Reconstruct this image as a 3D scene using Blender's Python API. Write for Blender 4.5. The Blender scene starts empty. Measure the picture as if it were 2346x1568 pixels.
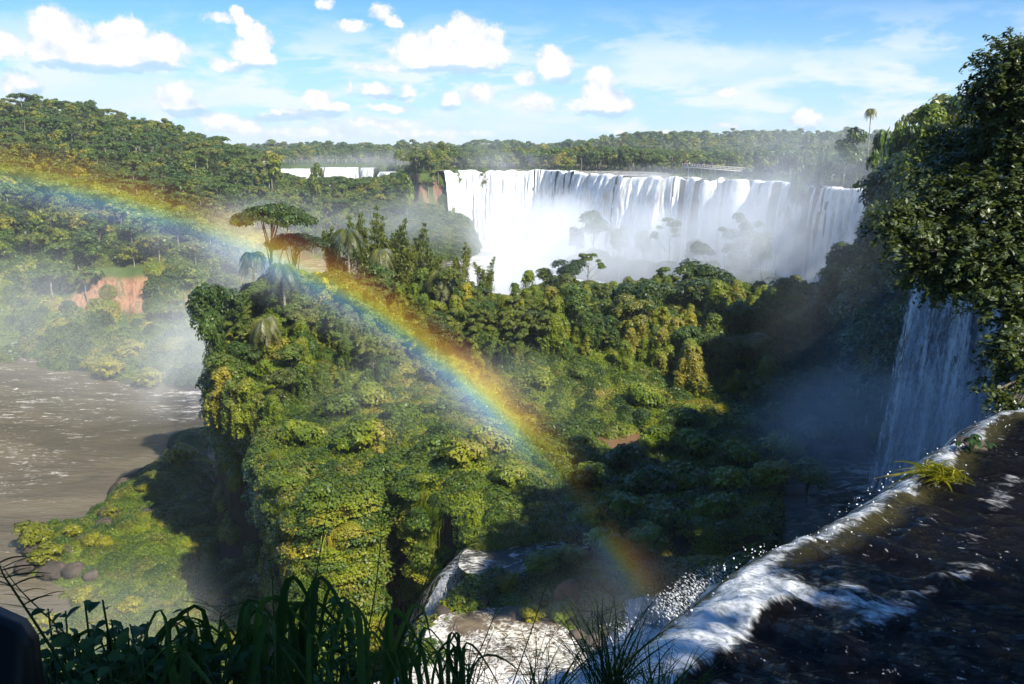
import bpy, math, random
import numpy as np
from mathutils import Vector, Matrix, Quaternion

random.seed(7)
S = bpy.context.scene
COL = S.collection
R = math.radians

# ---------------------------------------------------------------- camera
F = 2100.0                       # focal length, in pixels of a 2346 px wide frame
PITCH = math.atan((784 - 345) / F)
cam_d = bpy.data.cameras.new('camera')
cam = bpy.data.objects.new('camera', cam_d)
COL.objects.link(cam)
cam_d.sensor_width = 36
cam_d.lens = 36 * F / 2346
cam_d.clip_start = 0.1
cam_d.clip_end = 20000
cam.rotation_euler = (math.pi / 2 - PITCH, 0, 0)
S.camera = cam

# ---------------------------------------------------------------- sun and sky
SUN_AZ, SUN_EL = R(180 - 38.5), R(41.3)      # clockwise from +Y
SUN_DIR = Vector((math.sin(SUN_AZ) * math.cos(SUN_EL), math.cos(SUN_AZ) * math.cos(SUN_EL), math.sin(SUN_EL)))
sun_d = bpy.data.lights.new('sun', 'SUN')
sun_d.energy = 5.0
sun_d.angle = R(0.53)
sun_d.color = (1.0, 0.935, 0.82)
sun = bpy.data.objects.new('sun', sun_d)
COL.objects.link(sun)
sun.rotation_euler = SUN_DIR.to_track_quat('Z', 'Y').to_euler()

S.view_settings.view_transform = 'Standard'
S.view_settings.look = 'None'
S.view_settings.exposure = 0.84
S.view_settings.gamma = 1.0
S.view_settings.use_curve_mapping = False

S.render.engine = 'CYCLES'
cy = S.cycles
cy.max_bounces = 5
cy.diffuse_bounces = 2
cy.glossy_bounces = 2
cy.transmission_bounces = 3
cy.volume_bounces = 2
cy.transparent_max_bounces = 10
cy.volume_max_steps = 64
cy.use_denoising = True
cy.use_adaptive_sampling = True
cy.adaptive_threshold = 0.02
cy.caustics_reflective = False
cy.caustics_refractive = False
cy.sample_clamp_indirect = 4


def ray(dx, dy):
    x = (dx - 1173) / F
    u = (784 - dy) / F
    return np.array([x, math.cos(PITCH) + u * math.sin(PITCH), -math.sin(PITCH) + u * math.cos(PITCH)])


def onz(dx, dy, z):
    r = ray(dx, dy)
    t = z / r[2]
    return (float(r[0] * t), float(r[1] * t))


def ond(dx, dy, d):
    """point at ground distance d in the direction of a pixel"""
    r = ray(dx, dy)
    t = d / math.hypot(r[0], r[1])
    return Vector((float(r[0] * t), float(r[1] * t), float(r[2] * t)))


def proj(x, y, z):
    """picture position (2346 wide) of a point, used to look up where things are on the ground"""
    cp, sp_ = math.cos(PITCH), math.sin(PITCH)
    dep = y * cp - z * sp_
    up = y * sp_ + z * cp
    return 1173 + F * x / dep, 784 - F * up / dep


class NT:
    """small helper for node trees"""
    def __init__(self, tree):
        self.t = tree
        tree.nodes.clear()

    def n(self, typ, **kw):
        nd = self.t.nodes.new(typ)
        for k, v in kw.items():
            setattr(nd, k, v)
        return nd

    def put(self, sock, v):
        if v is None:
            return
        if isinstance(v, bpy.types.NodeSocket):
            self.t.links.new(v, sock)
        elif isinstance(v, (tuple, list)) and sock.type == 'RGBA' and len(v) == 3:
            sock.default_value = (*v, 1)
        else:
            sock.default_value = v

    def math(self, op, a, b=None, c=None, clamp=False):
        nd = self.n('ShaderNodeMath', operation=op, use_clamp=clamp)
        self.put(nd.inputs[0], a)
        if b is not None: self.put(nd.inputs[1], b)
        if c is not None: self.put(nd.inputs[2], c)
        return nd.outputs[0]

    def vec(self, op, a, b=None, c=None):
        nd = self.n('ShaderNodeVectorMath', operation=op)
        self.put(nd.inputs[0], a)
        if b is not None: self.put(nd.inputs[1], b)
        if c is not None: self.put(nd.inputs[2], c)
        return nd.outputs['Value'] if op in ('DOT_PRODUCT', 'LENGTH') else nd.outputs['Vector']

    def mapr(self, v, a, b, c=0.0, d=1.0, interp='SMOOTHSTEP'):
        nd = self.n('ShaderNodeMapRange', interpolation_type=interp)
        for i, x in enumerate((v, a, b, c, d)):
            self.put(nd.inputs[i], x)
        return nd.outputs[0]

    def mix(self, f, a, b, typ='MIX'):
        nd = self.n('ShaderNodeMix', data_type='RGBA', blend_type=typ)
        self.put(nd.inputs[0], f)
        self.put(nd.inputs[6], a)
        self.put(nd.inputs[7], b)
        return nd.outputs[2]

    def noise(self, vec, scale, detail=4, rough=0.55, dist=0.0, dim='3D'):
        nd = self.n('ShaderNodeTexNoise', noise_dimensions=dim)
        if vec is not None: self.put(nd.inputs['Vector'], vec)
        nd.inputs['Scale'].default_value = scale
        nd.inputs['Detail'].default_value = detail
        nd.inputs['Roughness'].default_value = rough
        nd.inputs['Distortion'].default_value = dist
        return nd.outputs[0]

    def ramp(self, f, stops, interp='LINEAR'):
        nd = self.n('ShaderNodeValToRGB')
        cr = nd.color_ramp
        cr.interpolation = interp
        while len(cr.elements) > 1:
            cr.elements.remove(cr.elements[-1])
        cr.elements[0].position = stops[0][0]
        cr.elements[0].color = (*stops[0][1], 1)
        for p, c in stops[1:]:
            e = cr.elements.new(p)
            e.color = (*c, 1)
        self.put(nd.inputs[0], f)
        return nd.outputs[0]

    def scalevec(self, v, s):
        nd = self.n('ShaderNodeMapping')
        self.put(nd.inputs['Vector'], v)
        nd.inputs['Scale'].default_value = s
        return nd.outputs[0]


# world: Nishita sky, clouds laid over it by direction
W = bpy.data.worlds.new('World')
S.world = W
W.use_nodes = True
t = NT(W.node_tree)
out = t.n('ShaderNodeOutputWorld')
bg = t.n('ShaderNodeBackground')
bg.inputs['Strength'].default_value = 0.05
t.t.links.new(bg.outputs[0], out.inputs[0])
sky = t.n('ShaderNodeTexSky', sky_type='NISHITA', sun_disc=False)
sky.sun_elevation = SUN_EL
sky.sun_rotation = SUN_AZ
sky.air_density = 1.0
sky.dust_density = 0.0
sky.ozone_density = 3.0
skyc = t.mix(1.0, sky.outputs[0], (0.72, 1.22, 1.72), 'MULTIPLY')
tc = t.n('ShaderNodeTexCoord')
sep = t.n('ShaderNodeSeparateXYZ')
t.put(sep.inputs[0], tc.outputs['Generated'])
az = t.math('MULTIPLY', t.math('ARCTAN2', sep.outputs[0], sep.outputs[1]), 57.2958)
el = t.math('MULTIPLY', t.math('ARCSINE', sep.outputs[2]), 57.2958)
cmb = t.n('ShaderNodeCombineXYZ')
t.put(cmb.inputs[0], az)
t.put(cmb.inputs[1], el)
P = cmb.outputs[0]


def azel(dx, dy):
    r = ray(dx, dy)
    return math.degrees(math.atan2(r[0], r[1])), math.degrees(math.asin(r[2] / np.linalg.norm(r)))


w1 = t.n('ShaderNodeTexNoise')
t.put(w1.inputs['Vector'], P)
w1.inputs['Scale'].default_value = 0.75
w1.inputs['Detail'].default_value = 7
w1.inputs['Roughness'].default_value = 0.62
warp = t.vec('MULTIPLY', t.vec('SUBTRACT', w1.outputs['Color'], (0.5, 0.5, 0.5)), (1.3, 1.0, 0))
PW = t.vec('ADD', P, warp)
# (x, y, rx, ry, strength) in picture units, turned into directions
puffs = [
    # large cloud, upper left
    (125, 70, 58, 50, 1), (165, 95, 62, 42, 1), (110, 42, 28, 28, 1), (285, 95, 78, 48, 1), (290, 75, 48, 36, 1), (370, 115, 58, 38, 1),
    (200, 125, 125, 32, 1), (320, 132, 105, 26, 1), (100, 118, 48, 26, .9), (15, 108, 50, 28, .9), (-60, 90, 70, 50, 1),
    # tall cloud
    (590, 90, 34, 34, 1), (575, 118, 42, 34, 1), (560, 60, 22, 24, 1), (545, 35, 15, 20, .95), (600, 135, 34, 22, 1), (520, 150, 38, 15, .75),
    # large cloud, centre
    (1020, 120, 100, 38, 1), (960, 115, 66, 34, 1), (1100, 100, 58, 46, 1), (1060, 70, 38, 34, 1), (1010, 90, 30, 26, 1), (1130, 125, 36, 32, 1), (1050, 140, 90, 22, 1), (870, 155, 54, 10, .6),
    # smaller ones
    (870, 30, 28, 20, .7), (900, 50, 24, 14, .62), (805, 62, 38, 13, .55), (495, 42, 40, 12, .5), (745, 8, 18, 12, .6),
    (1265, 140, 38, 34, .85), (1275, 165, 26, 26, .75), (1375, 200, 38, 46, .95), (1390, 235, 62, 26, .95), (1350, 245, 50, 16, .9),
    (1225, 235, 50, 22, .7), (1205, 180, 26, 14, .65), (728, 232, 38, 22, .95), (770, 245, 34, 12, .8), (860, 208, 38, 20, .8), (935, 210, 22, 24, .75),
    (1033, 228, 24, 22, .85), (1095, 215, 38, 22, .65), (800, 205, 10, 14, .6), (400, 222, 46, 34, .9), (430, 250, 40, 16, .8), (40, 195, 42, 28, .85),
    (890, 248, 60, 9, .7), (700, 262, 90, 10, .55), (860, 285, 110, 10, .55), (640, 265, 60, 12, .55), (560, 290, 60, 20, .7), (500, 280, 60, 20, .65),
    (1848, 272, 34, 24, .95), (1660, 212, 26, 13, .8), (1665, 290, 32, 7, .7), (1690, 305, 22, 10, .75), (1510, 300, 34, 7, .6), (1425, 305, 16, 8, .6), (980, 305, 150, 10, .5), (700, 305, 120, 12, .5),
    (-500, 60, 160, 50, .9), (2900, 60, 150, 40, .9),
]
field = None
base = None
for (x, y, rx, ry, st) in puffs:
    a, e = azel(x, y)
    a2, _ = azel(x + rx, y)
    _, e2 = azel(x, y - ry)
    ra, re = abs(a2 - a) * 1.12, abs(e2 - e) * 1.15
    q = t.vec('MULTIPLY_ADD', PW, (1 / ra, 1 / re, 0), (-a / ra, -e / re, 0))
    d2 = t.vec('DOT_PRODUCT', q, q)
    v = t.math('MULTIPLY_ADD', d2, -st * 0.9, st)
    field = v if field is None else t.math('MAXIMUM', field, v)
# fine billow detail
def billow(P_):
    a_ = t.noise(P_, 0.9, 10, 0.66, 0.15)
    b_ = t.noise(P_, 2.6, 8, 0.6, 0.0)
    return t.math('MULTIPLY_ADD', t.math('ABSOLUTE', t.math('SUBTRACT', b_, 0.5)), -1.1, t.math('MULTIPLY', a_, 1.55))


nb = billow(P)
det = t.math('ADD', nb, -0.72)
cov_raw = t.math('ADD', field, det)
cov = t.mapr(cov_raw, -0.12, 0.56)
relief = t.math('MULTIPLY', t.math('SUBTRACT', t.noise(P, 0.7, 4, 0.5), t.noise(t.vec('ADD', P, (0.3, 0.55, 0)), 0.7, 4, 0.5)), 2.0)
core = t.mapr(cov_raw, 0.05, 0.75)
lit = t.math('ADD', t.math('MULTIPLY_ADD', core, 0.45, 0.50), relief, clamp=True)
cl_col = t.mix(lit, (6.6, 8.2, 11.2), (12.6, 12.4, 12.4))
# undersides in shade
under = None
for (x0, y0, rx, ry) in ((180, 158, 190, 14), (340, 158, 90, 12), (585, 158, 60, 10), (1040, 160, 130, 9), (1385, 262, 70, 10), (740, 262, 60, 8), (890, 222, 70, 6), (1033, 252, 34, 14), (420, 262, 70, 12), (165, 195, 30, 20), (1548, 165, 28, 16), (1590, 105, 40, 10), (1676, 148, 24, 6), (1890, 180, 20, 6), (1848, 298, 50, 6), (600, 216, 90, 9), (100, 215, 80, 14), (650, 268, 70, 8), (1290, 190, 30, 18)):
    a, e = azel(x0, y0)
    a2, _ = azel(x0 + rx, y0)
    _, e2 = azel(x0, y0 - ry)
    ra, re = abs(a2 - a) * 1.1, abs(e2 - e) * 1.3
    q = t.vec('MULTIPLY_ADD', PW, (1 / ra, 1 / re, 0), (-a / ra, -e / re, 0))
    v = t.math('MULTIPLY_ADD', t.vec('DOT_PRODUCT', q, q), -1.0, 1.0)
    under = v if under is None else t.math('MAXIMUM', under, v)
und = t.mapr(t.math('ADD', under, t.math('MULTIPLY', det, 0.6)), -0.1, 0.8, 0, 0.8)
# thin high veil
nv = t.noise(t.scalevec(P, (0.06, 0.22, 1)), 1.0, 6, 0.6, 0.6)
veil_n = t.mapr(nv, 0.40, 0.66)
vl = None
for (x0, y0, rx, ry, st) in ((1650, 150, 430, 58, 1.0), (1980, 130, 240, 34, .9), (1180, 290, 330, 70, .8), (200, 215, 420, 60, 1.1), (700, 320, 700, 40, .9), (1800, 320, 900, 60, .55), (-600, 260, 500, 90, .8), (2900, 260, 500, 100, .8)):
    a, e = azel(x0, y0)
    a2, _ = azel(x0 + rx, y0)
    _, e2 = azel(x0, y0 - ry)
    ra, re = abs(a2 - a), abs(e2 - e)
    q = t.vec('MULTIPLY_ADD', PW, (1 / ra, 1 / re, 0), (-a / ra, -e / re, 0))
    v = t.math('MULTIPLY_ADD', t.vec('DOT_PRODUCT', q, q), -st, st)
    vl = v if vl is None else t.math('MAXIMUM', vl, v)
veil = t.math('MULTIPLY', t.mapr(t.math('ADD', vl, t.math('MULTIPLY_ADD', nv, 1.4, -0.7)), -0.1, 1.0), 0.72)
# pale band of far cloud and moisture along the horizon
hor = t.mapr(el, 9.5, 0.0, 0.0, 0.80)
puff_n = t.noise(t.scalevec(P, (0.16, 0.55, 1)), 1.0, 8, 0.62, 0.3)
low = t.math('MULTIPLY', t.mapr(puff_n, 0.44, 0.60), t.mapr(el, 9.0, 3.5, 0.0, 0.9))
c = t.mix(hor, skyc, (7.4, 10.2, 12.2))
c = t.mix(low, c, (10.6, 11.4, 12.6))
c = t.mix(veil, c, (9.3, 10.9, 12.4))
c = t.mix(cov, c, cl_col)
c = t.mix(t.math('MULTIPLY', und, t.mapr(cov_raw, -0.42, 0.05)), c, (5.6, 8.4, 12.4))
above = t.mapr(el, -0.5, 0.3)
c = t.mix(above, skyc, c)
t.put(bg.inputs['Color'], c)
W.cycles.sampling_method = 'MANUAL'
W.cycles.sample_map_resolution = 512

# ---------------------------------------------------------------- numeric noise
_rt = np.random.RandomState(3).rand(16, 256, 256).astype(np.float32)


def vnoise(x, y, seed=0):
    xi = np.floor(x).astype(int)
    yi = np.floor(y).astype(int)
    fx, fy = x - xi, y - yi
    fx = fx * fx * (3 - 2 * fx)
    fy = fy * fy * (3 - 2 * fy)
    T = _rt[seed % 16]
    a = T[xi & 255, yi & 255]
    b = T[(xi + 1) & 255, yi & 255]
    c_ = T[xi & 255, (yi + 1) & 255]
    d = T[(xi + 1) & 255, (yi + 1) & 255]
    return (a * (1 - fx) + b * fx) * (1 - fy) + (c_ * (1 - fx) + d * fx) * fy


def fbm(x, y, scale, octv=4, seed=0, rough=0.5):
    s, amp, tot = 0, 1, 0
    x = np.asarray(x, float) * scale
    y = np.asarray(y, float) * scale
    for i in range(octv):
        s = s + amp * vnoise(x + 17.3 * i, y + 9.1 * i, seed + i)
        tot += amp
        amp *= rough
        x, y = x * 2.03, y * 2.03
    return s / tot * 2 - 1


def sstep(x, a, b):
    q = np.clip((x - a) / (b - a), 0, 1)
    return q * q * (3 - 2 * q)


def sdist(x, y, poly):
    """signed distance to a polygon, positive inside"""
    d = np.full(np.shape(x), 1e9)
    ins = np.zeros(np.shape(x), bool)
    n = len(poly)
    for i in range(n):
        ax, ay = poly[i]
        bx, by = poly[(i + 1) % n]
        ex, ey = bx - ax, by - ay
        wx, wy = x - ax, y - ay
        q = np.clip((wx * ex + wy * ey) / (ex * ex + ey * ey + 1e-12), 0, 1)
        d = np.minimum(d, np.hypot(wx - ex * q, wy - ey * q))
        cnd = (ay > y) != (by > y)
        with np.errstate(divide='ignore', invalid='ignore'):
            xx = ax + (y - ay) * ex / (ey if ey != 0 else 1e-9)
        ins ^= cnd & (x < xx)
    return np.where(ins, d, -d)


# ---------------------------------------------------------------- lie of the land
# plan of the middle shelf (level about -30)
SHELF = [onz(905, 1690, -30), onz(960, 1500, -30), onz(1000, 1400, -30), onz(1045, 1290, -30), onz(1085, 1235, -30),
         onz(1050, 1205, -30), onz(985, 1180, -30), onz(925, 1130, -30), onz(900, 1050, -30), onz(880, 1110, -30), onz(830, 1165, -30),
         onz(760, 1180, -30), onz(690, 1165, -30), onz(640, 1130, -30), onz(612, 1070, -30), onz(640, 985, -30), onz(660, 955, -30), onz(600, 940, -30), onz(520, 925, -30),
         onz(485, 895, -30), (-38, 120), (-44, 132), (-36, 146), (-15, 150), (10, 152), (40, 158), (62, 168), (80, 150),
         (90, 110), (75, 60), (60, 30), (40, 0), (20, -10), (0, 0), (-1, 20), (-4, 34)]
# plan of the upper level with the falls along its edge
def az_d(dx, d):
    r = ray(dx, 345)
    k = d / math.hypot(r[0], r[1])
    return (float(r[0] * k), float(r[1] * k))

LIP_FAR = [az_d(1005, 424), az_d(1060, 432), az_d(1130, 430), az_d(1200, 432), az_d(1260, 428), az_d(1320, 398), az_d(1345, 372), az_d(1400, 352), az_d(1440, 338), az_d(1500, 330), az_d(1530, 322),
           az_d(1600, 318), az_d(1630, 306), az_d(1660, 308), az_d(1700, 294), az_d(1735, 300), az_d(1790, 282), az_d(1850, 274),
           az_d(1880, 262), az_d(1930, 238), az_d(1960, 234), az_d(2000, 229), az_d(2050, 222)]
LIP_NEAR = [(-0.3, 3.75), (0.35, 4.4)] + [onz(x, y, -4.0) for x, y in ((1500, 1545), (1600, 1450), (1700, 1375), (1765, 1300), (1850, 1265), (1960, 1240), (2050, 1150), (2150, 1090), (2230, 1040), (2346, 950))]
UPPER = LIP_NEAR + [(9.2, 14), (14, 18.5), (22, 26), (33, 40), (44, 58), (50, 74), (49.5, 82), (44, 86), (39.5, 90), (40, 97), (45, 107), (51, 118), (58, 130), (68, 150), (84, 180), (94, 198)] \
    + LIP_FAR[::-1] + [az_d(960, 420), az_d(935, 440), az_d(945, 520), az_d(930, 640), az_d(870, 690), az_d(800, 700), az_d(740, 704), az_d(670, 708), az_d(640, 700), az_d(560, 760), az_d(300, 1100), az_d(0, 1300), (-2500, 2600), (-7000, 7500),
         (7500, 7500), (7500, -7500), (-7500, -7500), (-7500, 0), (-2000, -20), (-200, -8), (-30, 0.5), (-8, 2.2), (-4, 3.2), (-2, 3.6)]
TALUS = [onz(-500, 1660, -51.5), onz(-40, 1500, -51.5), onz(60, 1455, -51.5), onz(135, 1400, -51.5), onz(110, 1340, -51.5), onz(45, 1300, -51.5), onz(60, 1200, -51.5), onz(150, 1190, -51.5), onz(230, 1150, -51.5),
         onz(290, 1110, -51.5), onz(330, 1080, -51.5), onz(385, 1045, -51.5), onz(400, 1000, -51.5), onz(470, 985, -51.5), (-36, 112), (-10, 120),
         (30, 100), (30, 20), (30, -30), (-300, -40), (-300, 40)]
SHORE = None
FARCOL = {  # background ground profiles (distance, height) by picture column
    -2400: [(60, -56), (210, -54), (240, -45), (300, -30), (420, 0), (520, 14), (900, -5), (7500, -12)],
    -500: [(60, -56), (222, -56), (229, -51), (235, -45), (262, -30), (350, -10), (470, 16), (620, 12), (1000, -10), (7500, -12)],
    0: [(60, -56), (228, -56), (236, -51.2), (246, -49.5), (255, -45), (262, -40), (267, -29), (305, -23), (350, -10), (420, 7), (480, 15.5), (600, 8), (1000, -10), (7500, -12)],
    200: [(60, -56), (212, -56), (218, -51), (226, -48.5), (238, -45), (250, -41), (255, -28), (300, -21), (350, -10), (420, 4), (480, 12), (600, 5), (1000, -10), (7500, -12)],
    400: [(60, -56), (203, -56), (209, -51), (221, -47), (240, -43), (248, -40), (254, -29), (300, -22), (350, -13), (410, -2), (460, 4.5), (600, -3), (1000, -12), (7500, -12)],
    520: [(60, -56), (190, -56), (198, -51), (232, -46), (262, -38), (300, -29), (350, -20), (390, -12), (440, -4), (600, -14), (1000, -12), (7500, -12)],
    620: [(60, -56), (235, -55), (250, -49), (300, -39), (350, -27), (400, -17), (440, -11.5), (500, -15), (560, -22), (690, -30), (1000, -12), (7500, -12)],
    700: [(60, -56), (352, -50), (362, -41), (395, -33), (440, -22), (480, -20), (540, -28), (600, -30), (690, -30), (900, -12), (7500, -12)],
    860: [(60, -56), (345, -50), (358, -41), (390, -33), (430, -24), (460, -21), (540, -24), (600, -30), (680, -30), (900, -12), (7500, -12)],
    980: [(60, -56), (325, -50), (340, -41), (370, -35), (400, -29), (425, -24), (470, -14), (7500, -12)],
    1060: [(60, -56), (322, -52), (336, -42), (362, -38), (400, -33), (430, -30), (470, -14), (7500, -12)],
    1120: [(60, -56), (300, -54), (7500, -54)],
    2600: [(60, -56), (300, -54), (7500, -54)],
}
# rock islets standing in the gorge before the falls: centre, radius, top
ISLETS = [(az_d(1362, 300), 6.5, -33), (az_d(1325, 305), 4.5, -35), (az_d(1420, 296), 6, -35), (az_d(1480, 282), 7, -34), (az_d(1540, 262), 6.5, -32),
          (az_d(1610, 262), 7, -32), (az_d(1710, 240), 9, -31), (az_d(1770, 236), 6, -31), (az_d(1300, 205), 8, -30), (az_d(1250, 208), 6, -31.5), (az_d(1345, 210), 6, -31), (az_d(1950, 168), 9, -24), (az_d(1930, 150), 7, -26), (az_d(2010, 160), 9, -25), (az_d(1860, 165), 6, -29)]
_fx = sorted(FARCOL)
_faz = np.array([math.atan2(*az_d(k, 1)) for k in _fx])


def base_h(x, y):
    azm = np.arctan2(x, y)
    d = np.hypot(x, y)
    prof = np.stack([np.interp(d, [q[0] for q in FARCOL[k]], [q[1] for q in FARCOL[k]]) for k in _fx])
    i = np.clip(np.searchsorted(_faz, azm) - 1, 0, len(_fx) - 2)
    f = np.clip((azm - _faz[i]) / (_faz[i + 1] - _faz[i]), 0, 1)
    a = np.take_along_axis(prof, i[None], 0)[0]
    b = np.take_along_axis(prof, (i + 1)[None], 0)[0]
    return a * (1 - f) + b * f


def river_z(d):
    return -52 + 11 * sstep(d, 205, 300)


LIPA = np.array(LIP_NEAR[1:] + [(9.2, 14), (14, 18.5)])


def bare_cliff(qx, qy):
    """the strips of rock left bare on the far bank, in picture terms"""
    m = np.zeros(np.shape(qx))
    for a_, b_, t_, u_ in ((112, 152, 606, 690), (160, 194, 600, 720), (196, 232, 600, 740), (234, 248, 600, 700), (250, 300, 596, 770), (296, 350, 590, 780), (410, 440, 630, 740)):
        w = 5 * fbm(qx * 0 + qy, qx * 0, 0.06, 3, int(a_) % 13)
        e = 9 * fbm(qx, qx * 0, 0.12, 3, int(b_) % 13)
        e = e + 0 * qx
        m = np.maximum(m, sstep(fbm(qx, qy * 0.5, 0.035, 3, 6), -0.55, -0.35) * sstep(qx, a_ - 3 + w, a_ + 5 + w) * sstep(qx, b_ + 3 + w, b_ - 5 + w) * sstep(qy, t_ - 5 + e, t_ + 8 + e) * sstep(qy, u_ + 8 + e, u_ - 6 + e))
    return m


def near_bank(x, y):
    """0 on the camera's bank, 1 over the bed of the near river"""
    return np.maximum(sstep(y + 0.12 * fbm(x, y, 0.8, 3, 5), 2.1, 3.1) * sstep(x, -0.2, 0.3), sstep(x * 0.9 + y * 0.3, 2.2, 3.4))


def shelf_h(x, y):
    d = np.hypot(x, y)
    z = -30 + 1.6 * fbm(x, y, 0.06, 4, 2)
    # the crest the tall trees stand on, beyond the meadow
    z = z + 8.0 * np.exp(-((y - (128 + 0.10 * (x - 10))) / 17) ** 2) * sstep(x, 62, 20)
    # the lobes near the left cliff are domed
    z = z + 2.2 * np.exp(-(((x + 12) / 9) ** 2 + ((y - 88) / 12) ** 2)) + 1.5 * np.exp(-(((x + 2) / 8) ** 2 + ((y - 76) / 9) ** 2))
    return z


# bed of the river that runs across the shelf from the right-hand fall
CHAN = np.array([(46, 92), (38, 84), (31, 72), (24, 62), (16, 55), (9, 52), (4, 50), (-2, 47), (-8, 44)])


def seg_dist(x, y, pts):
    d = np.full(np.shape(x), 1e9)
    for (ax, ay), (bx, by) in zip(pts[:-1], pts[1:]):
        ex, ey = bx - ax, by - ay
        q = np.clip(((x - ax) * ex + (y - ay) * ey) / (ex * ex + ey * ey), 0, 1)
        d = np.minimum(d, np.hypot(x - ax - ex * q, y - ay - ey * q))
    return d


def height(x, y):
    x = np.asarray(x, float)
    y = np.asarray(y, float)
    d = np.hypot(x, y)
    far = sstep(d, 150, 260)
    z = base_h(x, y)
    z = z + (1.4 + 2.6 * far) * fbm(x, y, 0.035, 5, 1) * sstep(z, -54, -48)
    # talus
    sd = sdist(x, y, TALUS) + 3.0 * fbm(x, y, 0.08, 3, 6)
    tz = -51.6 + np.clip(sd, 0, 70) * 0.16 + 1.5 * fbm(x, y, 0.09, 4, 8)
    z = np.where(sd > -3, z * (1 - sstep(sd, -3, 1)) + tz * sstep(sd, -3, 1), z)
    # islets
    for (cx, cy), rad, top in ISLETS:
        q = np.hypot(x - cx, y - cy) / rad + 0.22 * fbm(x, y, 0.15, 3, 4)
        m = sstep(q, 1.1, 0.72)
        z = np.maximum(z, -56 * (1 - m) + (top - 3.0 * q * q) * m)
    # shelf
    sdS = sdist(x, y, SHELF) + 1.5 * fbm(x, y, 0.11, 4, 3)
    m = sstep(sdS, -1.4, 0.8)
    sz = shelf_h(x, y)
    px_c, py_c = onz(1425, 1006, -30)
    pq = np.hypot((x - px_c) / 3.3, (y - py_c) / 3.0) + 0.25 * fbm(x, y, 0.5, 3, 2)
    sz = np.where(pq < 1.6, np.minimum(sz, -29.6 - 1.4 * (1 - sstep(pq, 0.75, 1.35))), sz)
    cd = seg_dist(x, y, CHAN)
    wid = np.interp(y, [44, 55, 62, 70, 84, 95], [4.0, 4.0, 4.6, 7.0, 11.0, 13.0])
    sz = sz - (1 - sstep(cd, wid * 0.75, wid * 1.1)) * 2.6
    # small stream that leaves the shelf beside the lobes
    cs = seg_dist(x, y, np.array([(20, 66), (10, 66), (2, 65), (-4, 63)]))
    sz = sz - (1 - sstep(cs, 1.6, 3.0)) * 2.0
    z = z * (1 - m) + np.maximum(sz, z) * m
    # upper level
    sdU = sdist(x, y, UPPER)
    edge = np.interp(d, [0, 12, 30, 100, 300], [0.0, 0.15, 1.2, 2.2, 2.2])
    sdU = sdU + edge * fbm(x, y, 0.13, 4, 9)
    wdt = np.interp(d, [0, 12, 40, 120], [0.4, 0.6, 1.6, 2.2])
    m = sstep(sdU, -wdt, wdt * 0.3)
    uz = -10.2 + 1.0 * fbm(x, y, 0.02, 4, 11)
    uz = uz + 6 * np.exp(-(d / 120) ** 2)
    right = sstep(np.arctan2(x, np.maximum(y, 1e-3)), 0.30, 0.55)
    uz = uz + 5.0 * right * sstep(d, 400, 150) * sstep(d, 25, 60)
    uz = uz + 14 * sstep(d, 700, 1100) * sstep(d, 2600, 1500) * sstep(np.arctan2(x, np.maximum(y, 1e-3)), 0.03, 0.16)
    nb_ = near_bank(x, y)
    nz = (-1.75 - 0.98 * np.clip(y - 1.75 + 0.25 * np.abs(x), 0, 2.2)) * (1 - nb_) + -4.6 * nb_ + 0.12 * fbm(x, y, 0.7, 3, 4)
    nz = np.where((y < 30) & (x > 13.5), nz + 1.4 * sstep(x, 13.5, 18), nz)
    k = sstep(d, 22, 34)
    uz = nz * (1 - k) + uz * k
    z = z * (1 - m) + uz * m
    return z


def gheight(x, y):
    return float(height(np.array([x]), np.array([y]))[0])


# ---------------------------------------------------------------- mesh helpers
def mesh(name, V, Fc, smooth=False, attrs=None):
    me = bpy.data.meshes.new(name)
    V = np.asarray(V, np.float32)
    Fc = np.asarray(Fc, np.int32)
    k = Fc.shape[1]
    me.vertices.add(len(V))
    me.vertices.foreach_set('co', V.ravel())
    me.loops.add(Fc.size)
    me.loops.foreach_set('vertex_index', Fc.ravel())
    me.polygons.add(len(Fc))
    me.polygons.foreach_set('loop_start', np.arange(0, Fc.size, k, dtype=np.int32))
    if smooth:
        me.polygons.foreach_set('use_smooth', np.ones(len(Fc), bool))
    for an, av in (attrs or {}).items():
        a = me.attributes.new(an, 'FLOAT', 'POINT')
        a.data.foreach_set('value', np.asarray(av, np.float32))
    me.update(calc_edges=True)
    me.validate()
    return me


def obj(name, me, mat=None, parent=None, loc=(0, 0, 0)):
    o = bpy.data.objects.new(name, me)
    COL.objects.link(o)
    if mat is not None and len(me.materials) == 0:
        me.materials.append(mat)
    o.location = loc
    if parent is not None:
        o.parent = parent
    return o


def tag(o, label=None, cat=None, group=None, kind=None):
    if label: o['label'] = label
    if cat: o['category'] = cat
    if group: o['group'] = group
    if kind: o['kind'] = kind
    return o


def grid_faces(nu, nv, wrap=False):
    i = np.arange(nu - (0 if wrap else 1))
    j = np.arange(nv - 1)
    I, J = np.meshgrid(i, j, indexing='ij')
    I2 = (I + 1) % nu
    return np.stack([I * nv + J, I2 * nv + J, I2 * nv + J + 1, I * nv + J + 1], -1).reshape(-1, 4)


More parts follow.
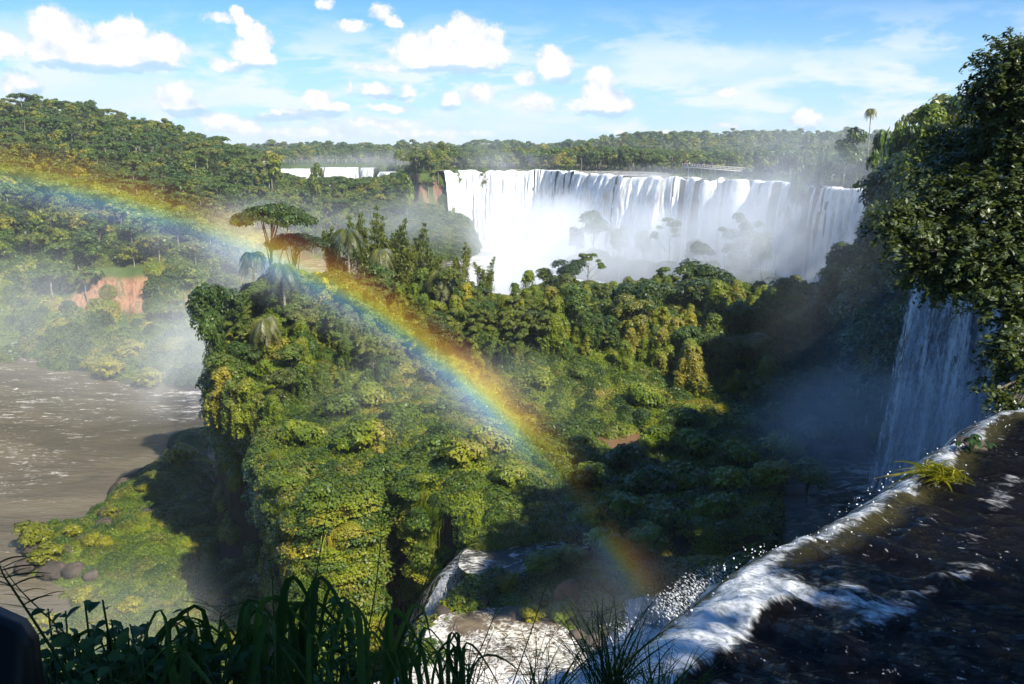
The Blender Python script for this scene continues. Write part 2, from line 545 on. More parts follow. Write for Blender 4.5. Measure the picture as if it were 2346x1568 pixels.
class Geo:
    """collects quads"""
    def __init__(self):
        self.V, self.F, self.n = [], [], 0

    def add(self, V, Fc):
        V = np.asarray(V, float)
        Fc = np.asarray(Fc, int)
        if Fc.shape[1] == 3:
            Fc = np.concatenate([Fc, Fc[:, 2:3]], 1)
        self.V.append(V)
        self.F.append(Fc + self.n)
        self.n += len(V)

    def tube(self, pts, rad, k=6):
        pts = np.asarray(pts, float)
        n = len(pts)
        rad = np.broadcast_to(np.asarray(rad, float), (n,))
        tan = np.gradient(pts, axis=0)
        tan /= np.linalg.norm(tan, axis=1)[:, None] + 1e-9
        ref = np.array([0.31, 0.95, 0.07])
        a = np.cross(tan, ref)
        a /= np.linalg.norm(a, axis=1)[:, None] + 1e-9
        b = np.cross(tan, a)
        th = np.arange(k) / k * 2 * math.pi
        V = pts[:, None] + rad[:, None, None] * (a[:, None] * np.cos(th)[None, :, None] + b[:, None] * np.sin(th)[None, :, None])
        Fq = []
        for i in range(n - 1):
            for j in range(k):
                j2 = (j + 1) % k
                Fq.append((i * k + j, i * k + j2, (i + 1) * k + j2, (i + 1) * k + j))
        V = V.reshape(-1, 3)
        V = np.vstack([V, pts[0], pts[-1]])
        for j in range(k):
            Fq.append(((j + 1) % k, j, n * k, n * k))
            Fq.append(((n - 1) * k + j, (n - 1) * k + (j + 1) % k, n * k + 1, n * k + 1))
        self.add(V, Fq)

    def box(self, lo, hi, rot=0, at=(0, 0, 0)):
        x0, y0, z0 = lo
        x1, y1, z1 = hi
        V = np.array([(x0, y0, z0), (x1, y0, z0), (x1, y1, z0), (x0, y1, z0), (x0, y0, z1), (x1, y0, z1), (x1, y1, z1), (x0, y1, z1)], float)
        c_, s_ = math.cos(rot), math.sin(rot)
        V = np.stack([V[:, 0] * c_ - V[:, 1] * s_, V[:, 0] * s_ + V[:, 1] * c_, V[:, 2]], 1) + np.array(at)
        self.add(V, [(0, 3, 2, 1), (4, 5, 6, 7), (0, 1, 5, 4), (1, 2, 6, 5), (2, 3, 7, 6), (3, 0, 4, 7)])

    def mesh(self, name, smooth=False):
        V = np.vstack(self.V)
        Fc = np.vstack(self.F)
        me = bpy.data.meshes.new(name)
        tri = Fc[:, 2] == Fc[:, 3]
        if tri.any():
            ln = np.where(tri, 3, 4)
            loops = np.concatenate([Fc[i, :ln[i]] for i in range(len(Fc))]) if len(Fc) < 20000 else None
            me.vertices.add(len(V))
            me.vertices.foreach_set('co', V.astype(np.float32).ravel())
            me.loops.add(int(ln.sum()))
            me.loops.foreach_set('vertex_index', loops.astype(np.int32))
            me.polygons.add(len(Fc))
            me.polygons.foreach_set('loop_start', np.concatenate([[0], np.cumsum(ln)[:-1]]).astype(np.int32))
            if smooth:
                me.polygons.foreach_set('use_smooth', np.ones(len(Fc), bool))
            me.update(calc_edges=True)
            me.validate()
            return me
        bpy.data.meshes.remove(me)
        return mesh(name, V, Fc, smooth)


def unit(v):
    return v / (np.linalg.norm(v, axis=-1, keepdims=True) + 1e-9)


def leaves(P_, N, size, rs, aspect=0.55, droop=0.0):
    """one folded diamond per point: two triangles as a quad"""
    n = len(P_)
    ref = rs.normal(size=(n, 3))
    T = unit(np.cross(N, ref))
    B = np.cross(N, T)
    if droop:
        T = unit(T + np.array([0, 0, -droop]))
        B = unit(np.cross(N, T))
    s = size * (0.6 + 0.8 * rs.rand(n))[:, None]
    a = P_ - T * s
    b = P_ + B * s * aspect + N * s * 0.15
    c_ = P_ + T * s
    d = P_ - B * s * aspect + N * s * 0.15
    V = np.stack([a, b, c_, d], 1).reshape(-1, 3)
    Fc = np.arange(4 * n).reshape(-1, 4)
    return V, Fc


def sph(n, rs):
    return unit(rs.normal(size=(n, 3)))


# ---------------------------------------------------------------- materials
def newmat(name):
    m = bpy.data.materials.new(name)
    m.use_nodes = True
    return m, NT(m.node_tree)


def leafmat(name, stops, gloss=0.045, trans=0.35, patch=None):
    m, t = newmat(name)
    o = t.n('ShaderNodeOutputMaterial')
    geo = t.n('ShaderNodeNewGeometry')
    oi = t.n('ShaderNodeObjectInfo')
    f = t.math('ADD', t.math('MULTIPLY', geo.outputs['Random Per Island'], 0.45), t.math('MULTIPLY', oi.outputs['Random'], 0.55))
    if patch:
        nz = t.noise(geo.outputs['Position'], patch, 3, 0.6)
        f = t.math('ADD', t.math('MULTIPLY', f, 0.42), t.mapr(nz, 0.32, 0.68, 0, 0.68), clamp=True)
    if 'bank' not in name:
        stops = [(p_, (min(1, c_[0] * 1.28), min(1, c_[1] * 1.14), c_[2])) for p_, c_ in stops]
    col = t.ramp(f, stops)
    di = t.n('ShaderNodeBsdfDiffuse')
    tr = t.n('ShaderNodeBsdfTranslucent')
    gl = t.n('ShaderNodeBsdfGlossy')
    gl.inputs['Roughness'].default_value = 0.42
    gl.inputs['Color'].default_value = (0.9, 0.95, 0.9, 1)
    t.put(di.inputs['Color'], col)
    t.put(tr.inputs['Color'], t.mix(1.0, col, (1.25, 1.3, 0.55), 'MULTIPLY'))
    mx = t.n('ShaderNodeMixShader')
    mx.inputs[0].default_value = trans
    t.put(mx.inputs[1], di.outputs[0])
    t.put(mx.inputs[2], tr.outputs[0])
    fr = t.n('ShaderNodeFresnel')
    fr.inputs[0].default_value = 1.4
    mg = t.n('ShaderNodeMixShader')
    t.put(mg.inputs[0], t.math('MULTIPLY_ADD', fr.outputs[0], gloss * 3, gloss * 0.3))
    t.put(mg.inputs[1], mx.outputs[0])
    t.put(mg.inputs[2], gl.outputs[0])
    t.put(o.inputs[0], mg.outputs[0])
    return m


M = {}
M['leaf'] = leafmat('forest_leaf', [(0, (0.018, 0.045, 0.006)), (0.35, (0.050, 0.108, 0.010)), (0.7, (0.105, 0.165, 0.012)), (0.85, (0.15, 0.14, 0.03)), (1, (0.21, 0.23, 0.018))])
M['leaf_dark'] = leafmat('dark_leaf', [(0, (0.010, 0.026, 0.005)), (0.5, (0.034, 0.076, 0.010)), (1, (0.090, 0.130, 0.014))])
M['leaf_near'] = leafmat('glossy_near_leaf', [(0, (0.016, 0.034, 0.006)), (0.4, (0.050, 0.080, 0.009)), (0.75, (0.12, 0.15, 0.014)), (1, (0.24, 0.24, 0.02))], gloss=0.05)
M['leaf_yellow'] = leafmat('yellow_green_leaf', [(0, (0.085, 0.12, 0.006)), (0.5, (0.17, 0.20, 0.009)), (1, (0.30, 0.29, 0.015))])
M['leaf_vine'] = leafmat('vine_leaf', [(0, (0.035, 0.070, 0.006)), (0.4, (0.100, 0.165, 0.008)), (0.7, (0.18, 0.235, 0.010)), (0.88, (0.21, 0.19, 0.03)), (1, (0.33, 0.33, 0.02))], patch=0.11)
M['leaf_bamboo'] = leafmat('bamboo_leaf', [(0, (0.050, 0.080, 0.008)), (0.5, (0.095, 0.135, 0.010)), (1, (0.17, 0.19, 0.018))])
M['leaf_palm'] = leafmat('palm_leaflet', [(0, (0.040, 0.070, 0.012)), (0.5, (0.085, 0.110, 0.018)), (1, (0.16, 0.17, 0.04))], gloss=0.1)
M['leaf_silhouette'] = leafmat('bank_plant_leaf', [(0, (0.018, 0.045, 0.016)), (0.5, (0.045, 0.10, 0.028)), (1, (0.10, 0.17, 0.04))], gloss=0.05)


def rockmat(name, c1, c2, c3, scale=0.25, bump=0.5):
    m, t = newmat(name)
    o = t.n('ShaderNodeOutputMaterial')
    geo = t.n('ShaderNodeNewGeometry')
    p = geo.outputs['Position']
    n1 = t.noise(p, scale, 8, 0.6)
    n2 = t.noise(t.scalevec(p, (1, 1, 0.12)), scale * 2.3, 6, 0.6)
    col = t.mix(t.mapr(n1, 0.35, 0.65), c1, c2)
    col = t.mix(t.mapr(n2, 0.5, 0.72), col, c3)
    b = t.n('ShaderNodeBsdfPrincipled')
    b.inputs['Roughness'].default_value = 0.85
    t.put(b.inputs['Base Color'], col)
    bp = t.n('ShaderNodeBump')
    bp.inputs['Strength'].default_value = bump
    bp.inputs['Distance'].default_value = 0.6
    t.put(bp.inputs['Height'], t.math('ADD', n1, n2))
    t.put(b.inputs['Normal'], bp.outputs[0])
    t.put(o.inputs[0], b.outputs[0])
    return m


M['rock'] = rockmat('dark_basalt', (0.035, 0.028, 0.022), (0.075, 0.055, 0.040), (0.11, 0.075, 0.05))
M['redrock'] = rockmat('red_cliff_rock', (0.30, 0.16, 0.09), (0.42, 0.26, 0.16), (0.16, 0.15, 0.07), 0.12)
M['bark'] = rockmat('bark', (0.10, 0.085, 0.065), (0.20, 0.17, 0.13), (0.06, 0.05, 0.04), 1.5)
M['palebark'] = rockmat('pale_bark', (0.22, 0.19, 0.15), (0.34, 0.30, 0.24), (0.15, 0.13, 0.10), 1.5)
M['mud'] = rockmat('red_mud', (0.22, 0.10, 0.05), (0.30, 0.15, 0.08), (0.13, 0.09, 0.05), 0.4)

m, t = newmat('silty_water')
o = t.n('ShaderNodeOutputMaterial')
geo = t.n('ShaderNodeNewGeometry')
b = t.n('ShaderNodeBsdfPrincipled')
b.inputs['Roughness'].default_value = 0.25
t.put(b.inputs['Base Color'], t.mix(t.noise(geo.outputs['Position'], 0.8, 5, 0.6), (0.13, 0.070, 0.035), (0.24, 0.135, 0.075)))
t.put(o.inputs[0], b.outputs[0])
M['mudwater'] = m
# ground: forest floor on the level, basalt on the steep
m, t = newmat('ground')
o = t.n('ShaderNodeOutputMaterial')
geo = t.n('ShaderNodeNewGeometry')
p = geo.outputs['Position']
sp = t.n('ShaderNodeSeparateXYZ')
t.put(sp.inputs[0], geo.outputs['Normal'])
n1 = t.noise(p, 0.12, 8, 0.6)
n2 = t.noise(t.scalevec(p, (1, 1, 0.15)), 0.5, 7, 0.62)
green = t.ramp(n1, [(0.3, (0.028, 0.048, 0.012)), (0.5, (0.050, 0.080, 0.018)), (0.7, (0.085, 0.11, 0.025))])
rock = t.ramp(n2, [(0.3, (0.022, 0.018, 0.014)), (0.55, (0.055, 0.040, 0.030)), (0.75, (0.10, 0.068, 0.045))])
redrock = t.ramp(t.noise(t.scalevec(p, (1, 1, 0.14)), 0.55, 7, 0.66), [(0.32, (0.06, 0.05, 0.03)), (0.44, (0.22, 0.11, 0.06)), (0.54, (0.34, 0.19, 0.11)), (0.60, (0.12, 0.10, 0.05)), (0.7, (0.30, 0.20, 0.12))])
reda = t.n('ShaderNodeAttribute', attribute_name='red')
rock = t.mix(reda.outputs['Fac'], rock, redrock)
steep = t.mapr(t.math('MULTIPLY_ADD', n1, 0.25, sp.outputs[2]), 0.55, 0.8)
col = t.mix(steep, rock, green)
# wet brown margin near the river
spz = t.n('ShaderNodeSeparateXYZ')
t.put(spz.inputs[0], p)
marg = t.mapr(t.math('MULTIPLY_ADD', n1, 3.0, spz.outputs[2]), -50.6, -48.6)
col = t.mix(marg, (0.060, 0.045, 0.032), col)
b = t.n('ShaderNodeBsdfPrincipled')
b.inputs['Roughness'].default_value = 0.9
b.inputs['Specular IOR Level'].default_value = 0.2
t.put(b.inputs['Base Color'], col)
bp = t.n('ShaderNodeBump')
bp.inputs['Strength'].default_value = 0.8
bp.inputs['Distance'].default_value = 0.8
t.put(bp.inputs['Height'], t.math('ADD', n1, n2))
t.put(b.inputs['Normal'], bp.outputs[0])
t.put(o.inputs[0], b.outputs[0])
M['ground'] = m

# river water with foam
def watermat(name, deep, foam_thr, foam_w, wave_scale, stretch, bump=0.25, foamcol=(0.72, 0.70, 0.64), attr=None, rough=0.12):
    m, t = newmat(name)
    o = t.n('ShaderNodeOutputMaterial')
    geo = t.n('ShaderNodeNewGeometry')
    p = t.scalevec(geo.outputs['Position'], stretch)
    wv = t.noise(p, wave_scale, 8, 0.62, 0.8)
    big = t.noise(p, wave_scale * 0.11, 5, 0.6, 1.2)
    rid = t.math('ABSOLUTE', t.math('SUBTRACT', t.noise(p, wave_scale * 0.5, 8, 0.65, 1.5), 0.5))
    rid = t.math('MULTIPLY_ADD', rid, -7, 1.0)
    fm = t.math('ADD', t.math('MULTIPLY', rid, 0.42), t.math('MULTIPLY_ADD', wv, 0.9, t.math('MULTIPLY', big, 0.35)))
    if attr:
        at = t.n('ShaderNodeAttribute', attribute_name=attr)
        fm = t.math('ADD', fm, at.outputs['Fac'])
    foam = t.mapr(fm, foam_thr, foam_thr + foam_w)
    b = t.n('ShaderNodeBsdfPrincipled')
    b.inputs['Roughness'].default_value = rough
    b.inputs['IOR'].default_value = 1.33
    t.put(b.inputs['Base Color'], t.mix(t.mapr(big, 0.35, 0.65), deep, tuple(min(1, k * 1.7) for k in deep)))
    bp = t.n('ShaderNodeBump')
    bp.inputs['Strength'].default_value = bump
    bp.inputs['Distance'].default_value = 0.5
    t.put(bp.inputs['Height'], t.math('ADD', wv, t.math('MULTIPLY', foam, 0.3)))
    t.put(b.inputs['Normal'], bp.outputs[0])
    fd = t.n('ShaderNodeBsdfDiffuse')
    t.put(fd.inputs['Color'], foamcol)
    t.put(fd.inputs['Normal'], bp.outputs[0])
    mx = t.n('ShaderNodeMixShader')
    t.put(mx.inputs[0], foam)
    t.put(mx.inputs[1], b.outputs[0])
    t.put(mx.inputs[2], fd.outputs[0])
    t.put(o.inputs[0], mx.outputs[0])
    return m


M['river'] = watermat('brown_river_water', (0.092, 0.076, 0.048), 1.01, 0.20, 0.60, (0.45, 1.25, 1), attr='foam', bump=0.8)
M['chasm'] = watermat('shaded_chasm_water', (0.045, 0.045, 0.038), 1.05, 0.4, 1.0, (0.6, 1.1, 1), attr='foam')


def fallmat(name, tint=(0.76, 0.79, 0.82), dark=(0.20, 0.19, 0.16), thr=0.36, ochre=None, sx=0.55):
    """white falling water: streaks run down the sheet through the attributes s (along) and v (down)"""
    m, t = newmat(name)
    o = t.n('ShaderNodeOutputMaterial')
    a1 = t.n('ShaderNodeAttribute', attribute_name='s')
    a2 = t.n('ShaderNodeAttribute', attribute_name='v')
    cm = t.n('ShaderNodeCombineXYZ')
    t.put(cm.inputs[0], a1.outputs['Fac'])
    t.put(cm.inputs[1], a2.outputs['Fac'])
    n1 = t.noise(t.scalevec(cm.outputs[0], (sx, sx * 0.09, 1)), 1.0, 8, 0.62, 0.3)
    n2 = t.noise(t.scalevec(cm.outputs[0], (sx * 3.4, sx * 0.5, 1)), 1.0, 7, 0.68, 0.4)
    f = t.mapr(t.math('MULTIPLY_ADD', n2, 0.45, t.math('MULTIPLY', n1, 0.65)), thr, thr + 0.26)
    col = t.mix(f, dark, tint)
    if ochre:
        n3 = t.noise(t.scalevec(cm.outputs[0], (0.16, 0.01, 1)), 1.0, 3, 0.5)
        col = t.mix(t.math('MULTIPLY', t.mapr(n3, 0.46, 0.62), t.mapr(f, 0.9, 0.3, 0, 1)), col, ochre)
    b = t.n('ShaderNodeBsdfPrincipled')
    b.inputs['Roughness'].default_value = 0.55
    b.inputs['Specular IOR Level'].default_value = 0.3
    t.put(b.inputs['Base Color'], col)
    bp = t.n('ShaderNodeBump')
    bp.inputs['Strength'].default_value = 0.55
    bp.inputs['Distance'].default_value = 0.5
    t.put(bp.inputs['Height'], t.math('ADD', n1, n2))
    t.put(b.inputs['Normal'], bp.outputs[0])
    t.put(o.inputs[0], b.outputs[0])
    return m


M['fall'] = fallmat('falling_water', sx=0.8)
M['fall_ochre'] = fallmat('falling_water_ochre', ochre=(0.62, 0.50, 0.24), sx=0.8)
def foammat():
    m, t = newmat('white_water')
    o = t.n('ShaderNodeOutputMaterial')
    geo = t.n('ShaderNodeNewGeometry')
    p = t.scalevec(geo.outputs['Position'], (1.0, 0.55, 0.7))
    n1 = t.noise(p, 0.45, 9, 0.66, 0.8)
    n2 = t.noise(p, 2.6, 7, 0.66, 0.5)
    f = t.mapr(t.math('MULTIPLY_ADD', n2, 0.45, t.math('MULTIPLY', n1, 0.62)), 0.34, 0.50)
    b = t.n('ShaderNodeBsdfPrincipled')
    b.inputs['Roughness'].default_value = 0.5
    t.put(b.inputs['Base Color'], t.mix(f, (0.30, 0.29, 0.25), (0.80, 0.81, 0.80)))
    bp = t.n('ShaderNodeBump')
    bp.inputs['Strength'].default_value = 0.8
    bp.inputs['Distance'].default_value = 0.5
    t.put(bp.inputs['Height'], t.math('ADD', n1, n2))
    t.put(b.inputs['Normal'], bp.outputs[0])
    t.put(o.inputs[0], b.outputs[0])
    return m


def plain_drop():
    m, t = newmat('torn_water')
    o = t.n('ShaderNodeOutputMaterial')
    d = t.n('ShaderNodeBsdfDiffuse')
    d.inputs[0].default_value = (0.82, 0.84, 0.86, 1)
    tl = t.n('ShaderNodeBsdfTranslucent')
    tl.inputs[0].default_value = (0.82, 0.84, 0.86, 1)
    mx = t.n('ShaderNodeMixShader')
    mx.inputs[0].default_value = 0.5
    t.put(mx.inputs[1], d.outputs[0])
    t.put(mx.inputs[2], tl.outputs[0])
    t.put(o.inputs[0], mx.outputs[0])
    return m


def veilmat(name, sx, thr=0.42):
    """torn strands of falling water: open between the streaks and at the two ends"""
    m, t = newmat(name)
    o = t.n('ShaderNodeOutputMaterial')
    a1 = t.n('ShaderNodeAttribute', attribute_name='s').outputs['Fac']
    a2 = t.n('ShaderNodeAttribute', attribute_name='v').outputs['Fac']
    a3 = t.n('ShaderNodeAttribute', attribute_name='e').outputs['Fac']
    cm = t.n('ShaderNodeCombineXYZ')
    t.put(cm.inputs[0], a1)
    t.put(cm.inputs[1], a2)
    n1 = t.noise(t.scalevec(cm.outputs[0], (sx, sx * 0.10, 1)), 1.0, 8, 0.66, 0.4)
    n2 = t.noise(t.scalevec(cm.outputs[0], (sx * 4, sx * 0.9, 1)), 1.0, 7, 0.7, 0.5)
    f = t.math('MULTIPLY_ADD', n2, 0.5, t.math('MULTIPLY', n1, 0.6))
    al = t.mapr(t.math('ADD', f, t.mapr(a3, 0.0, 1.6, -0.35, 0.0)), thr, thr + 0.16)
    b = t.n('ShaderNodeBsdfPrincipled')
    b.inputs['Roughness'].default_value = 0.5
    t.put(b.inputs['Base Color'], t.mix(t.mapr(f, thr + 0.02, thr + 0.22), (0.36, 0.37, 0.36), (0.80, 0.82, 0.84)))
    bp = t.n('ShaderNodeBump')
    bp.inputs['Strength'].default_value = 0.8
    bp.inputs['Distance'].default_value = 0.4
    t.put(bp.inputs['Height'], f)
    t.put(b.inputs['Normal'], bp.outputs[0])
    tr = t.n('ShaderNodeBsdfTransparent')
    mx = t.n('ShaderNodeMixShader')
    t.put(mx.inputs[0], al)
    t.put(mx.inputs[1], tr.outputs[0])
    t.put(mx.inputs[2], b.outputs[0])
    t.put(o.inputs[0], mx.outputs[0])
    return m


M['drop'] = plain_drop()
M['veil_near'] = veilmat('torn_falling_water', 3.0, 0.52)
M['veil_right'] = veilmat('torn_falling_water_right', 1.6)
M['foam'] = foammat()
M['fall_right'] = fallmat('falling_water_right', sx=1.3, thr=0.33)
M['fall_near'] = fallmat('falling_water_near', sx=2.2, thr=0.34, dark=(0.16, 0.15, 0.13))


def plain(name, col, rough=0.6, metal=0.0):
    m, t = newmat(name)
    o = t.n('ShaderNodeOutputMaterial')
    b = t.n('ShaderNodeBsdfPrincipled')
    geo = t.n('ShaderNodeNewGeometry')
    nz = t.noise(geo.outputs['Position'], 3.0, 4, 0.6)
    t.put(b.inputs['Base Color'], t.mix(t.mapr(nz, 0.3, 0.7, 0, 0.35), col, tuple(k * 0.6 for k in col)))
    b.inputs['Roughness'].default_value = rough
    b.inputs['Metallic'].default_value = metal
    t.put(o.inputs[0], b.outputs[0])
    return m


# ---------------------------------------------------------------- terrain
azs = np.concatenate([np.linspace(-180, -60, 50)[:-1], np.linspace(-60, -34, 60)[:-1], np.linspace(-34, 34, 560), np.linspace(34, 60, 60)[1:], np.linspace(60, 180, 50)[1:-1]])
azs = np.radians(azs)
ds = np.concatenate([[0.05], np.geomspace(0.8, 30, 130)[:-1], np.geomspace(30, 66, 70)[:-1], np.linspace(66, 120, 270)[:-1], np.geomspace(120, 480, 220)[:-1], np.geomspace(480, 3300, 70)])
A_, D_ = np.meshgrid(azs, ds, indexing='ij')
X_, Y_ = np.sin(A_) * D_, np.cos(A_) * D_
Z_ = height(X_.ravel(), Y_.ravel())
TV = np.stack([X_.ravel(), Y_.ravel(), Z_], 1)
tpx, tpy = proj(X_.ravel(), np.maximum(Y_.ravel(), 0.5), Z_)
tD = D_.ravel()
redm = sstep(tD, 215, 228) * sstep(tD, 275, 262) * np.where(tpx < 560, 1, 0)
redm = np.maximum(redm, sstep(tpx, 905, 930) * sstep(tpx, 1030, 1005) * sstep(tD, 400, 410) * 0.7)
terr = obj('ground', mesh('ground', TV, grid_faces(len(azs), len(ds), True)[:, ::-1], True, {'red': redm}), M['ground'])
tag(terr, 'green and rocky terrain of shelves, cliffs and hills around the gorge', kind='structure')

# river in the gorge
def water_sheet(name, az0, az1, na, d0, d1, nd, zf, mat, foamf=None):
    a = np.linspace(az0, az1, na)
    d = np.geomspace(d0, d1, nd)
    A, D = np.meshgrid(a, d, indexing='ij')
    X, Y = (np.sin(A) * D).ravel(), (np.cos(A) * D).ravel()
    Z = zf(X, Y)
    fo = foamf(X, Y) if foamf is not None else np.zeros_like(X)
    return obj(name, mesh(name, np.stack([X, Y, Z], 1), grid_faces(na, nd)[:, ::-1], True, {'foam': fo}), mat)


def gorge_foam(x, y):
    d = np.hypot(x, y)
    azp = x / np.maximum(y, 1) * F + 1173
    f = 0.55 * sstep(d, 215, 280) * sstep(azp, 1000, 1130)
    f += 0.16 * np.exp(-((azp - 460) / 90) ** 2) * sstep(d, 150, 175) * sstep(d, 240, 190)
    f += 0.07 * fbm(x, y, 0.03, 4, 5)
    # quieter, browner water along the near bank
    f -= 0.10 * sstep(sdist(x, y, TALUS), -16, -6)
    return f


rw = water_sheet('river', R(-62), R(34), 260, 60, 470, 300,
                 lambda X, Y: river_z(np.hypot(X, Y)) + 0.35 * fbm(X, Y, 0.10, 4, 7), M['river'], gorge_foam)
tag(rw, 'brown river with streaks of foam at the bottom of the gorge', kind='structure')
rw2 = water_sheet('far_river', az_d(560, 1)[0] * 0 + math.atan2(*az_d(600, 1)), math.atan2(*az_d(960, 1)), 40, 560, 740, 30,
                  lambda X, Y: np.full(X.shape, -29.0), M['river'])
tag(rw2, 'river at the foot of the distant falls', kind='structure')


def resample(pts, step):
    pts = np.asarray(pts, float)
    L = np.concatenate([[0], np.cumsum(np.linalg.norm(np.diff(pts, axis=0), axis=1))])
    s = np.arange(0, L[-1], step)
    return np.stack([np.interp(s, L, pts[:, k]) for k in range(pts.shape[1])], 1), s


# upper river behind the lip of the great fall
ur_pts = [(az_d(1300, 399)[0], 0)]
a = np.linspace(math.atan2(*az_d(1000, 1)), math.atan2(*az_d(2060, 1)), 200)
pxs = 1173 + F * np.tan(a) / 1.0
lipx = [1005, 1060, 1130, 1200, 1260, 1320, 1345, 1400, 1440, 1500, 1530, 1600, 1630, 1660, 1700, 1735, 1790, 1850, 1880, 1930, 1960, 2000, 2050]
lipd = [math.hypot(*q) for q in LIP_FAR]
_la = [math.atan2(*q) for q in LIP_FAR]


def lip_d(az_):
    return np.interp(az_, _la, lipd)


wid_back = np.interp(pxs, [1000, 1250, 1330, 1420, 1520, 1600, 2060], [14, 14, 50, 90, 70, 8, 8])
V = []
for i, q in enumerate(a):
    for j in range(14):
        d = lip_d(q) + 0.5 + wid_back[i] * j / 13
        V.append((math.sin(q) * d, math.cos(q) * d, -9.15))
ur = obj('upper_river', mesh('upper_river', V, grid_faces(200, 14)[:, ::-1], True, {'foam': np.full(len(V), 0.12)}), M['river'])
tag(ur, 'upper river running to the lip of the great fall', kind='structure')


def curtain(name, lip, ztop, zbot, mat, throw=3.0, fold=0.8, gap=0.0, seed=0, step=0.35, inland=2.6, side=1, nv=44, start=1.6, parent=None, lipnoise=0.35, flare=0.0):
    P2, s = resample(lip, step)
    tn = unit(np.gradient(P2, axis=0))
    k = max(3, int(3 / step))
    ker = np.ones(2 * k + 1) / (2 * k + 1)
    tn = unit(np.stack([np.convolve(np.pad(tn[:, i], k, 'edge'), ker, 'valid') for i in range(2)], 1))
    nr = np.stack([tn[:, 1], -tn[:, 0]], 1) * side
    ns = len(s)
    H = ztop - zbot
    v = np.concatenate([np.linspace(-inland, 0, 6)[:-1], H * np.linspace(0, 1, nv) ** 1.25])
    Sx, Vx = np.meshgrid(s, v, indexing='ij')
    h = np.clip(Vx, 0, None)
    o_ = np.where(Vx < 0, start + Vx, start + throw * np.sqrt(h / max(H, 1)))
    # long folds that start near the lip and deepen downwards
    f1 = fbm(Sx + 31 * seed, Vx * 0.05, 0.5, 4, seed) + 0.55 * fbm(Sx + 31 * seed, Vx * 0.10, 1.6, 3, seed + 3)
    o_ = o_ + f1 * fold * np.clip(h / 3, 0.12, 1.0) * (1 + 0.7 * h / max(H, 1))
    zt = ztop + lipnoise * fbm(Sx + 7 * seed, Sx * 0, 0.22, 4, seed + 5) + 0.12 * fbm(Sx, Vx, 1.2, 2, seed)
    Zz = zt - h
    X = P2[:, 0][:, None] + nr[:, 0][:, None] * o_
    Y = P2[:, 1][:, None] + nr[:, 1][:, None] * o_
    if flare:
        fs = (1 - Sx / s[-1]) ** 2 * flare * (h / H) ** 1.4
        X = X - tn[:, 0][:, None] * fs
        Y = Y - tn[:, 1][:, None] * fs
    V = np.stack([X.ravel(), Y.ravel(), Zz.ravel()], 1)
    Fq = grid_faces(ns, len(v))
    if gap > 0:
        g = fbm(s + 13 * seed, s * 0, 0.35, 4, seed + 8) * 0.5 + 0.5
        tail = fbm(Sx + 13 * seed, Vx * 0.12, 0.9, 3, seed + 2)[:-1, :-1] * 0.10
        keep = ((g[:-1, None] + tail) > gap) | (Vx[:-1, :-1] < -0.6)
        Fq = Fq[keep.ravel()]
    me = mesh(name, V, Fq if side < 0 else Fq[:, ::-1], True, {'s': Sx.ravel() + 50 * seed, 'v': Vx.ravel(), 'e': np.minimum(Sx, s[-1] - Sx).ravel()})
    o = obj(name, me, mat, parent)
    return o


def lipseg(x0, x1, n=30, back=0.0):
    a0, a1 = math.atan2(x0 - 1173, F * 1.0), math.atan2(x1 - 1173, F * 1.0)
    a0, a1 = math.atan2(*az_d(x0, 1)), math.atan2(*az_d(x1, 1))
    out = []
    for q in np.linspace(a0, a1, n):
        d = lip_d(q) + back
        out.append((math.sin(q) * d, math.cos(q) * d))
    return out


GF = 'separate falls along the great curved cliff'
for (x0, x1, zb, mat, kw, lab) in (
    (1008, 1060, -40, 'fall', dict(gap=0.30, seed=1), 'short white chute at the left end of the great fall beside the dark rock wall'),
    (1062, 1262, -42, 'fall', dict(gap=0.20, seed=2), 'widest brightest white curtain of the great fall, above the boiling spray'),
    (1258, 1345, -42, 'fall', dict(gap=0.40, seed=3), 'broken white streams with dark rock gaps, left of the ochre curtain'),
    (1338, 1445, -42, 'fall_ochre', dict(gap=0.22, seed=4, throw=4.5), 'curved curtain of falling water streaked yellow ochre'),
    (1440, 1536, -42, 'fall_ochre', dict(gap=0.20, seed=5, throw=4.5), 'smooth brownish curtain of water below the open upper river'),
    (1528, 1622, -42, 'fall', dict(gap=0.36, seed=6), 'white curtain falling under the viewing walkway'),
    (1626, 1708, -42, 'fall', dict(gap=0.40, seed=7), 'twin white streams between two dark clefts, right of the walkway curtain'),
    (1712, 1884, -42, 'fall', dict(gap=0.34, seed=8, throw=4), 'broad blue-white fall in shade, right part of the great cliff'),
    (1893, 2045, -42, 'fall', dict(gap=0.47, seed=9), 'thin veils of water nearest the big tree on the right'),
):
    ob = curtain('waterfall', lipseg(x0, x1), -9.15, zb, M[mat], fold=1.25, side=1, start=2.6, lipnoise=1.3, **kw)
    tag(ob, lab, 'waterfall', GF)

# distant falls
for (x0, d0, x1, d1, zt, zb, sd_, lab) in (
    (636, 690, 722, 705, -13.0, -28, 11, 'distant white fall sloping away at the left, behind the round tree'),
    (722, 704, 832, 700, -12.2, -28, 12, 'long level distant white fall in the middle'),
    (834, 698, 872, 690, -12.6, -28, 13, 'short distant white fall beside the mist'),
    (880, 660, 905, 650, -14.5, -26, 14, 'small distant white spill at the right, almost lost in mist')):
    P_, _ = resample([az_d(x0, d0 - 6), az_d((x0 + x1) / 2, (d0 + d1) / 2 - 9), az_d(x1, d1 - 6)], 4)
    ob = curtain('waterfall', P_, zt, zb, M['fall'], throw=4, fold=1.5, gap=0.18, seed=sd_, step=1.0, start=3, inland=10, nv=20)
    tag(ob, lab, 'waterfall', 'distant falls beyond the forest')

